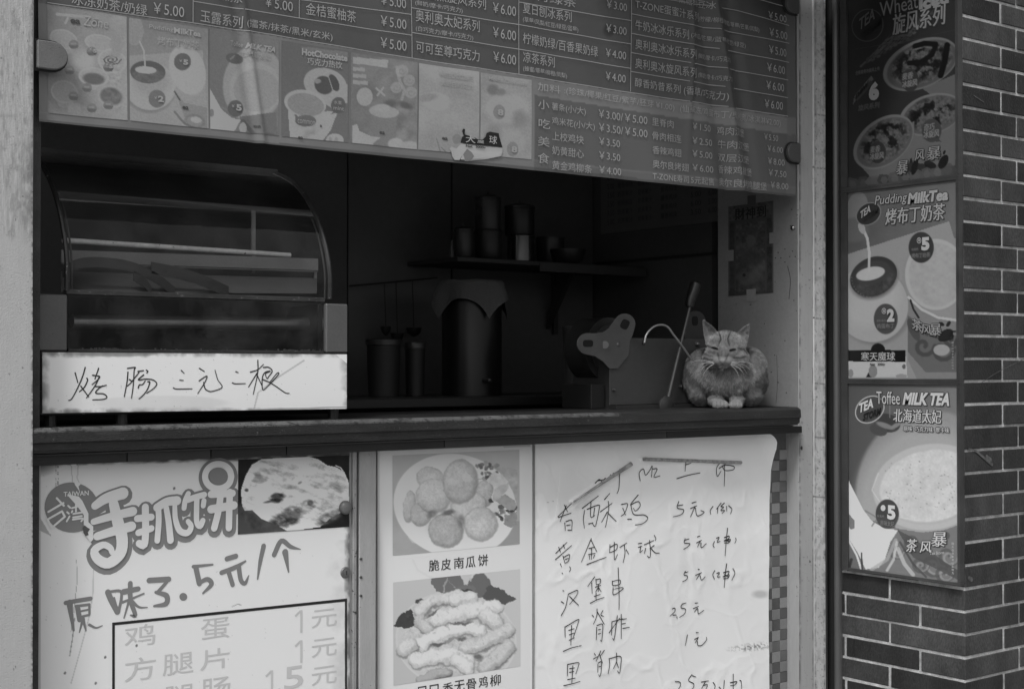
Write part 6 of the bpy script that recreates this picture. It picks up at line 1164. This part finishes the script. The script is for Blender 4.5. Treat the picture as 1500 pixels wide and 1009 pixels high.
# head
HZ = .178; HY = .078
ball((.001, HY, HZ+.006), (.061, .056, .058)); ball((.001, HY+.010, HZ+.024), (.051, .044, .038)); ball((-.034, HY+.012, HZ-.020), (.036, .034, .029)); ball((.036, HY+.012, HZ-.020), (.036, .034, .029))
ball((-.008, HY+.052, HZ-.031), (.019, .019, .0135)); ball((-.022, HY+.047, HZ-.032), (.018, .018, .0125)); ball((.006, HY+.047, HZ-.032), (.018, .018, .0125)); ball((-.008, HY+.042, HZ-.044), (.018, .016, .010))
ball((-.006, HY+.050, HZ-.010), (.0105, .018, .026), Matrix.Rotation(math.radians(-18), 3, 'X')); ball((-.036, HY+.034, HZ+.002), (.020, .016, .013)); ball((.024, HY+.036, HZ+.000), (.020, .016, .013)); ball((0, HY-.04, HZ-.03), (.055, .05, .05))
def ear(b0, b1, tip, dy):
    n = 9; b0, b1, tip = Vector(b0), Vector(b1), Vector(tip); fr, bk = {}, {}
    for i in range(n+1):
        for j in range(n+1-i):
            u, v = i/n, j/n; wv = 1-u-v; p = b0*wv+b1*u+tip*v; bulge = 27*u*v*wv; e = (4*u*wv*(1-v))
            side = (u-wv)*.0; cen = (b0+b1+tip)/3; p = cen+(p-cen)*(1+.22*min(1, 4*max(u*v, wv*v)*(1)))
            fr[i, j] = bmc.verts.new(p+Vector((0, -.013*bulge-.004*v, 0))); bk[i, j] = bmc.verts.new(p+Vector((0, -.013*bulge-.0062-.006*bulge-.004*v, 0)))
    for i in range(n):
        for j in range(n-i):
            bmc.faces.new((fr[i, j], fr[i+1, j], fr[i, j+1])); bmc.faces.new((bk[i, j], bk[i, j+1], bk[i+1, j]))
            if i+j < n-1: bmc.faces.new((fr[i+1, j], fr[i+1, j+1], fr[i, j+1])); bmc.faces.new((bk[i+1, j], bk[i, j+1], bk[i+1, j+1]))
    rim = [(i, 0) for i in range(n+1)]+[(n-k, k) for k in range(1, n+1)]+[(0, n-k) for k in range(1, n)]
    for k in range(len(rim)): a, b = rim[k], rim[(k+1) % len(rim)]; bmc.faces.new((fr[a], bk[a], bk[b], fr[b]))
EARS = (((-.059, HY+.008, .198), (-.018, HY+.012, .228), (-.070, HY-.004, .277)), ((.030, HY+.012, .226), (.063, HY+.006, .192), (.074, HY-.006, .263)))
for e in EARS: ear(*e, 0)
me = bpy.data.meshes.new('body'); bmesh.ops.recalc_face_normals(bmc, faces=bmc.faces[:]); bmc.to_mesh(me); bmc.free()
ob = bpy.data.objects.new('tmp', me); C.objects.link(ob)
md = ob.modifiers.new('r', 'REMESH'); md.mode = 'VOXEL'; md.voxel_size = .0022
ms_ = ob.modifiers.new('s', 'SMOOTH'); ms_.factor = .5; ms_.iterations = 8
dg = bpy.context.evaluated_depsgraph_get(); me2 = bpy.data.meshes.new_from_object(ob.evaluated_get(dg)); bpy.data.objects.remove(ob)
me2.name = 'body'
N = len(me2.vertices); co_ = np.empty(N*3); me2.vertices.foreach_get('co', co_); co_ = co_.reshape(-1, 3)
co_[:, 2] = np.maximum(co_[:, 2], 0)
from mathutils.bvhtree import BVHTree
tree = BVHTree.FromPolygons([tuple(c) for c in co_], [tuple(p.vertices) for p in me2.polygons])
def facept(x, z, y0=.4):
    h = tree.ray_cast(Vector((x, y0, z)), Vector((0, -1, 0))); return h[0] if h[0] else Vector((x, .1, z))
def G(X, Y_): return ((X-570)*.000322, (930-Y_)*.000322)       # zoomed photo pixel of the cat -> local x,z
def seg(x, z, pts):
    d = np.full(x.shape, 9.)
    for (x0, z0), (x1, z1) in zip(pts[:-1], pts[1:]):
        L2 = (x1-x0)**2+(z1-z0)**2+1e-12; t = np.clip(((x-x0)*(x1-x0)+(z-z0)*(z1-z0))/L2, 0, 1); d = np.minimum(d, np.hypot(x-x0-t*(x1-x0), z-z0-t*(z1-z0)))
    return d
def coat(p):
    """coat colour (reflectance) of the tabby"""
    x, y, z = p[:, 0], p[:, 1], p[:, 2]; a = np.full(len(p), .30); head = (y > .045) & (z > .125)
    a = np.where(head, a*.86, a); a *= 1+.12*(fbm(x*60, z*60+y*60, 1., 3)-.5)*2
    s = np.sin((np.hypot(x*1.0, (z-.13)*1.1)*1.0+.5*np.abs(y+.02))*125+2.2*fbm(x*25, z*25+y*20, 1., 8)*2)
    a = np.where(~head, a*(1-.50*np.clip(s*1.5-.1, 0, 1)), a*1.25)
    X_, Y_ = x/.000322+570, 930-z/.000322; e = np.hypot((X_-570)/215, (Y_-590)/150)+.05*(fbm(x*40, z*40, 1., 4)-.5)
    ringm = np.interp(e, [0, .9, 1.02, 1.12, 1.3, 1.4, 1.5, 1.62, 1.72, 1.9], [.86, .84, .66, 1.12, 1.12, .82, 1.08, .85, 1.0, 1.0])
    a = np.where((~head) & (Y_ < 800) & (Y_ > 520) & (y > -.12), a*ringm, a)
    def dk(pts, w_, amt):
        nonlocal a
        q = [G(*k) for k in pts]; d = seg(x, z, q); a = np.where(head, a*(1-amt*np.exp(-(d/w_)**2)), a)
    for pts, w_, amt in (([(520, 230), (525, 270), (500, 330)], .0028, .8), ([(600, 230), (590, 270), (608, 330)], .0028, .8), ([(548, 225), (550, 270)], .0015, .35), ([(575, 225), (570, 280)], .0015, .35), ([(500, 180), (515, 225)], .0026, .65), ([(625, 180), (605, 225)], .0026, .65), ([(565, 150), (562, 200)], .002, .3),
        ([(440, 345), (400, 330), (355, 370)], .0030, .75), ([(690, 355), (740, 365), (770, 400)], .0032, .75), ([(650, 440), (700, 445), (755, 432)], .0034, .7), ([(665, 480), (710, 490)], .0024, .35), ([(375, 400), (410, 420), (445, 425)], .0032, .65), ([(370, 440), (420, 460), (450, 465)], .003, .55), ([(495, 400), (512, 455)], .0028, .6), ([(600, 400), (575, 455)], .0026, .55), ([(430, 300), (400, 290)], .003, .15)): dk(pts, w_, amt)
    def lt(X, Y_, rx, rz, amt):
        nonlocal a
        cx, cz = G(X, Y_); m = np.exp(-(((x-cx)/rx)**2+((z-cz)/rz)**2)); a = np.where(y > .04, a*(1-m)+m*amt*1.0+0*a if False else a+(amt-a)*m, a)
    lt(470, 322, .012, .004, .42); lt(640, 338, .012, .004, .42); lt(470, 378, .010, .0025, .42); lt(630, 392, .010, .0025, .42); lt(440, 400, .012, .006, .40); lt(690, 405, .012, .006, .38); lt(500, 505, .012, .006, .43); lt(600, 505, .012, .006, .43); lt(545, 530, .010, .005, .40); lt(440, 235, .010, .008, .40); lt(700, 250, .012, .010, .42); lt(550, 420, .008, .014, .36)
    lt(570, 640, .05, .03, .33)
    a = np.where((y > .085) & (z < .030), .42, a)
    for (b0, b1, tip) in EARS:
        c = [(b0[k]+b1[k]+tip[k])/3 for k in range(3)]; a = np.where((z > .225) & (np.abs(x-c[0]) < .022) & (z > c[2]-.028), .27, a)
    return np.clip(a, .02, .7)
al = coat(co_); ca = me2.color_attributes.new('print', 'FLOAT_COLOR', 'POINT'); col = np.ones((N, 4), 'f'); col[:, :3] = (al*.5)[:, None]; ca.data.foreach_set('color', col.reshape(-1))
def tow(a): return np.array(ca0)+a[:, 0:1]*np.array(RX)+a[:, 1:2]*np.array(FX)+a[:, 2:3]*np.array([0, 0, 1.])
me2.vertices.foreach_set('co', tow(co_).reshape(-1)); me2.materials.clear()
m_fur = attrmat('fur', .8, 0, .2)
body = add('body', me2, m_fur, cat, smooth=True)
me2.flip_normals() if False else None
# fur
F_ = np.array([list(p.vertices)[:3] for p in me2.polygons]+[[p.vertices[0], p.vertices[2], p.vertices[3]] for p in me2.polygons if len(p.vertices) == 4])
a_, b_v, c_v = co_[F_[:, 0]], co_[F_[:, 1]], co_[F_[:, 2]]; nr = np.cross(b_v-a_, c_v-a_); ar = np.linalg.norm(nr, axis=1); nr /= np.maximum(ar, 1e-12)[:, None]
cen = (a_+b_v+c_v)/3; wgt = ar*np.where(cen[:, 1] < -.10, .25, 1)*np.where((cen[:, 1] > .05) & (cen[:, 2] > .12), 1.7, 1.)*np.where(cen[:, 2] < .003, 0, 1)
NS = 70000; ti = rng.choice(len(F_), NS, p=wgt/wgt.sum()); u = rng.random(NS); v = rng.random(NS); q = u+v > 1; u[q] = 1-u[q]; v[q] = 1-v[q]
pt = a_[ti]*(1-u-v)[:, None]+b_v[ti]*u[:, None]+c_v[ti]*v[:, None]; nm = nr[ti]
flow = np.stack([pt[:, 0]*6, -.3+0*pt[:, 0], -1+0*pt[:, 0]], 1); hd = (pt[:, 1] > .05) & (pt[:, 2] > .125)
nose = np.array([-.008, .14, .150]); dn = pt-nose; dn /= np.linalg.norm(dn, axis=1)[:, None]; flow[hd] = dn[hd]
chest = (pt[:, 1] > .03) & (pt[:, 2] <= .125) & (pt[:, 2] > .04); flow[chest] = np.stack([pt[:, 0]*9, .25+0*pt[:, 0], -1+0*pt[:, 0]], 1)[chest]
earm = pt[:, 2] > .236; flow[earm] = [0, 0, 1]
clump = np.stack([fbm(pt[:, 0]*120, pt[:, 2]*120, 1., s, 2)-.5 for s in (1, 2, 3)], 1)
flow = flow/np.linalg.norm(flow, axis=1)[:, None]; flow = flow-nm*(flow*nm).sum(1)[:, None]; d = flow+nm*.42+clump*.8+rng.normal(0, .13, (NS, 3)); d /= np.linalg.norm(d, axis=1)[:, None]
ln = np.where(hd, .0034, .0068)*rng.uniform(.6, 1.3, NS); ln = np.where(chest, .0095*rng.uniform(.6, 1.3, NS), ln); ln = np.where(pt[:, 2] < .03, .003, ln); ln = np.where(earm, .003, ln)
dm = np.hypot(pt[:, 0]+.008, (pt[:, 2]-.150)*1.2); ln = np.where(hd, ln*np.clip(dm/.03, .35, 1.5), ln)
ex = [G(467, 352), G(637, 368)]
for (ex_, ez_) in ex: near = (np.hypot(pt[:, 0]-ex_, (pt[:, 2]-ez_)*1.8) < .011) & hd; ln = np.where(near, .0006, ln)
near = (np.hypot(pt[:, 0]-G(540, 470)[0], pt[:, 2]-G(540, 470)[1]) < .009) & hd; ln = np.where(near, .0005, ln)
view = np.array([0, 1., 0]); sd_ = np.cross(d, view+0*d); sd_ /= np.maximum(np.linalg.norm(sd_, axis=1), 1e-6)[:, None]; wd = .00046
bend = np.array([0, 0, -.16]); p0 = pt-nm*.0006
vs = np.stack([p0-sd_*wd, p0+sd_*wd, p0+d*(ln*.6)[:, None]+sd_*wd*.7, p0+d*(ln*.6)[:, None]-sd_*wd*.7, p0+d*ln[:, None]+bend*ln[:, None]], 1)
vs[..., 2] = np.maximum(vs[..., 2], .0004)
al2 = coat(pt)*.68*rng.uniform(.72, 1.35, NS)*(.62+.76*fbm(pt[:, 0]*150, pt[:, 2]*150, 1., 14, 2)); cl = np.repeat(np.clip(al2, .02, .75), 5); cl = cl.reshape(-1, 5)*np.array([.75, .75, .95, .95, 1.15]); cl = cl.reshape(-1)
base = np.arange(NS)*5; lv = np.concatenate([np.stack([base, base+1, base+2, base+3], 1).reshape(-1), np.stack([base+3, base+2, base+4], 1).reshape(-1)])
mf = bpy.data.meshes.new('fur'); W_ = tow(vs.reshape(-1, 3)); mf.vertices.add(len(W_)); mf.vertices.foreach_set('co', W_.reshape(-1)); mf.loops.add(len(lv)); mf.loops.foreach_set('vertex_index', lv); mf.polygons.add(2*NS)
mf.polygons.foreach_set('loop_start', np.concatenate([np.arange(NS)*4, NS*4+np.arange(NS)*3])); mf.polygons.foreach_set('loop_total', np.concatenate([np.full(NS, 4), np.full(NS, 3)])); mf.update(calc_edges=True)
ca = mf.color_attributes.new('print', 'FLOAT_COLOR', 'POINT'); col = np.ones((len(W_), 4), 'f'); col[:, :3] = np.clip(cl, .02, .8)[:, None]; ca.data.foreach_set('color', col.reshape(-1))
fu = add('fur', mf, m_fur, body); fu['kind'] = 'stuff'
def L2W(v): return ca0+RX*v[0]+FX*v[1]+Vector((0, 0, v[2]))
m_eye = mat('eye_dark', .004, .35, 0, 5, 0, spec=.2)
for (X, Y_, rot) in ((467, 353, 16), (637, 369, -12)):      # narrowed eyes
    x, z = G(X, Y_); r = math.radians(rot); out = []
    for k in range(18):
        a = 2*math.pi*k/18; u, v = .0112*math.cos(a), .0046*math.sin(a)*(1 if math.sin(a) > 0 else .55); xx, z_ = x+u*math.cos(r)+v*math.sin(r), z-u*math.sin(r)+v*math.cos(r); out.append(L2W(facept(xx, z_)+Vector((0, .0012, 0))))
    MB().prism(out, FX*.0006).build('eye', m_eye, body)
x, z = G(540, 474); nv = []
nv = [(-.011, .008), (-.006, .0095), (.006, .0095), (.011, .008), (.008, .001), (.002, -.005), (0, -.0075), (-.002, -.005), (-.008, .001)]
MB().prism([L2W(facept(x+a, z+b)+Vector((0, .0006, 0))) for a, b in nv], FX*.0022).build('nose', mat('nose_leather', .13, .5), body, bevel=.0006)
mt = MB()
for pts in ([(540, 497), (540, 508), (515, 518), (480, 514)], [(540, 508), (565, 518), (600, 516)]): mt.tube([L2W(facept(*G(*q))+Vector((0, .0004, 0))) for q in pts], .0007, 6)
mt.build('mouth', mat('mouth_dark', .05, .7), body)
wm = MB()
WH = [((455, 492), (400, 505), (350, 545), (325, 600)), ((460, 498), (415, 530), (375, 575), (352, 610)), ((450, 485), (380, 490), (330, 530), (300, 560)), ((465, 505), (430, 520), (385, 560), (345, 640)), ((450, 480), (380, 470), (300, 470), (240, 490)), ((458, 490), (400, 488), (350, 500), (310, 530)),
      ((620, 500), (670, 520), (720, 560), (740, 600)), ((615, 508), (650, 540), (680, 580), (695, 620)), ((625, 495), (690, 510), (740, 545), (770, 590)), ((620, 505), (660, 525), (700, 550), (725, 575)), ((630, 485), (700, 480), (770, 485), (830, 510)), ((625, 490), (690, 495), (760, 520), (800, 560))]
for q in WH:
    pp = []
    for k, g_ in enumerate(q): x, z = G(*g_); pp.append(L2W(Vector((x, facept(*G(*q[0])).y+.002+.012*math.sin(k/3*2.4)+(-.006*k if False else 0), z))))
    wm.tube(smoothp(pp), list(np.linspace(.00045, .00016, len(smoothp(pp)))), 5)
wm.build('whiskers', mat('whisker', .7, .4, 0, 5, 0), body)['kind'] = 'stuff'
tl_ = MB()
for k_, (cx, w_) in enumerate(((-.0165, .0245), (.0315, .0195))):
    for k in (-.8, 0, .8): x = cx+k*w_*.58; tl_.tube([L2W(facept(x, .020)+Vector((0, .0003, 0))), L2W(facept(x, .012)+Vector((0, .0003, 0))), L2W(facept(x, .004)+Vector((0, .0003, 0)))], .0008, 6)
tl_.build('toe_gaps', mat('mouth_dark', .05), body)['kind'] = 'stuff'
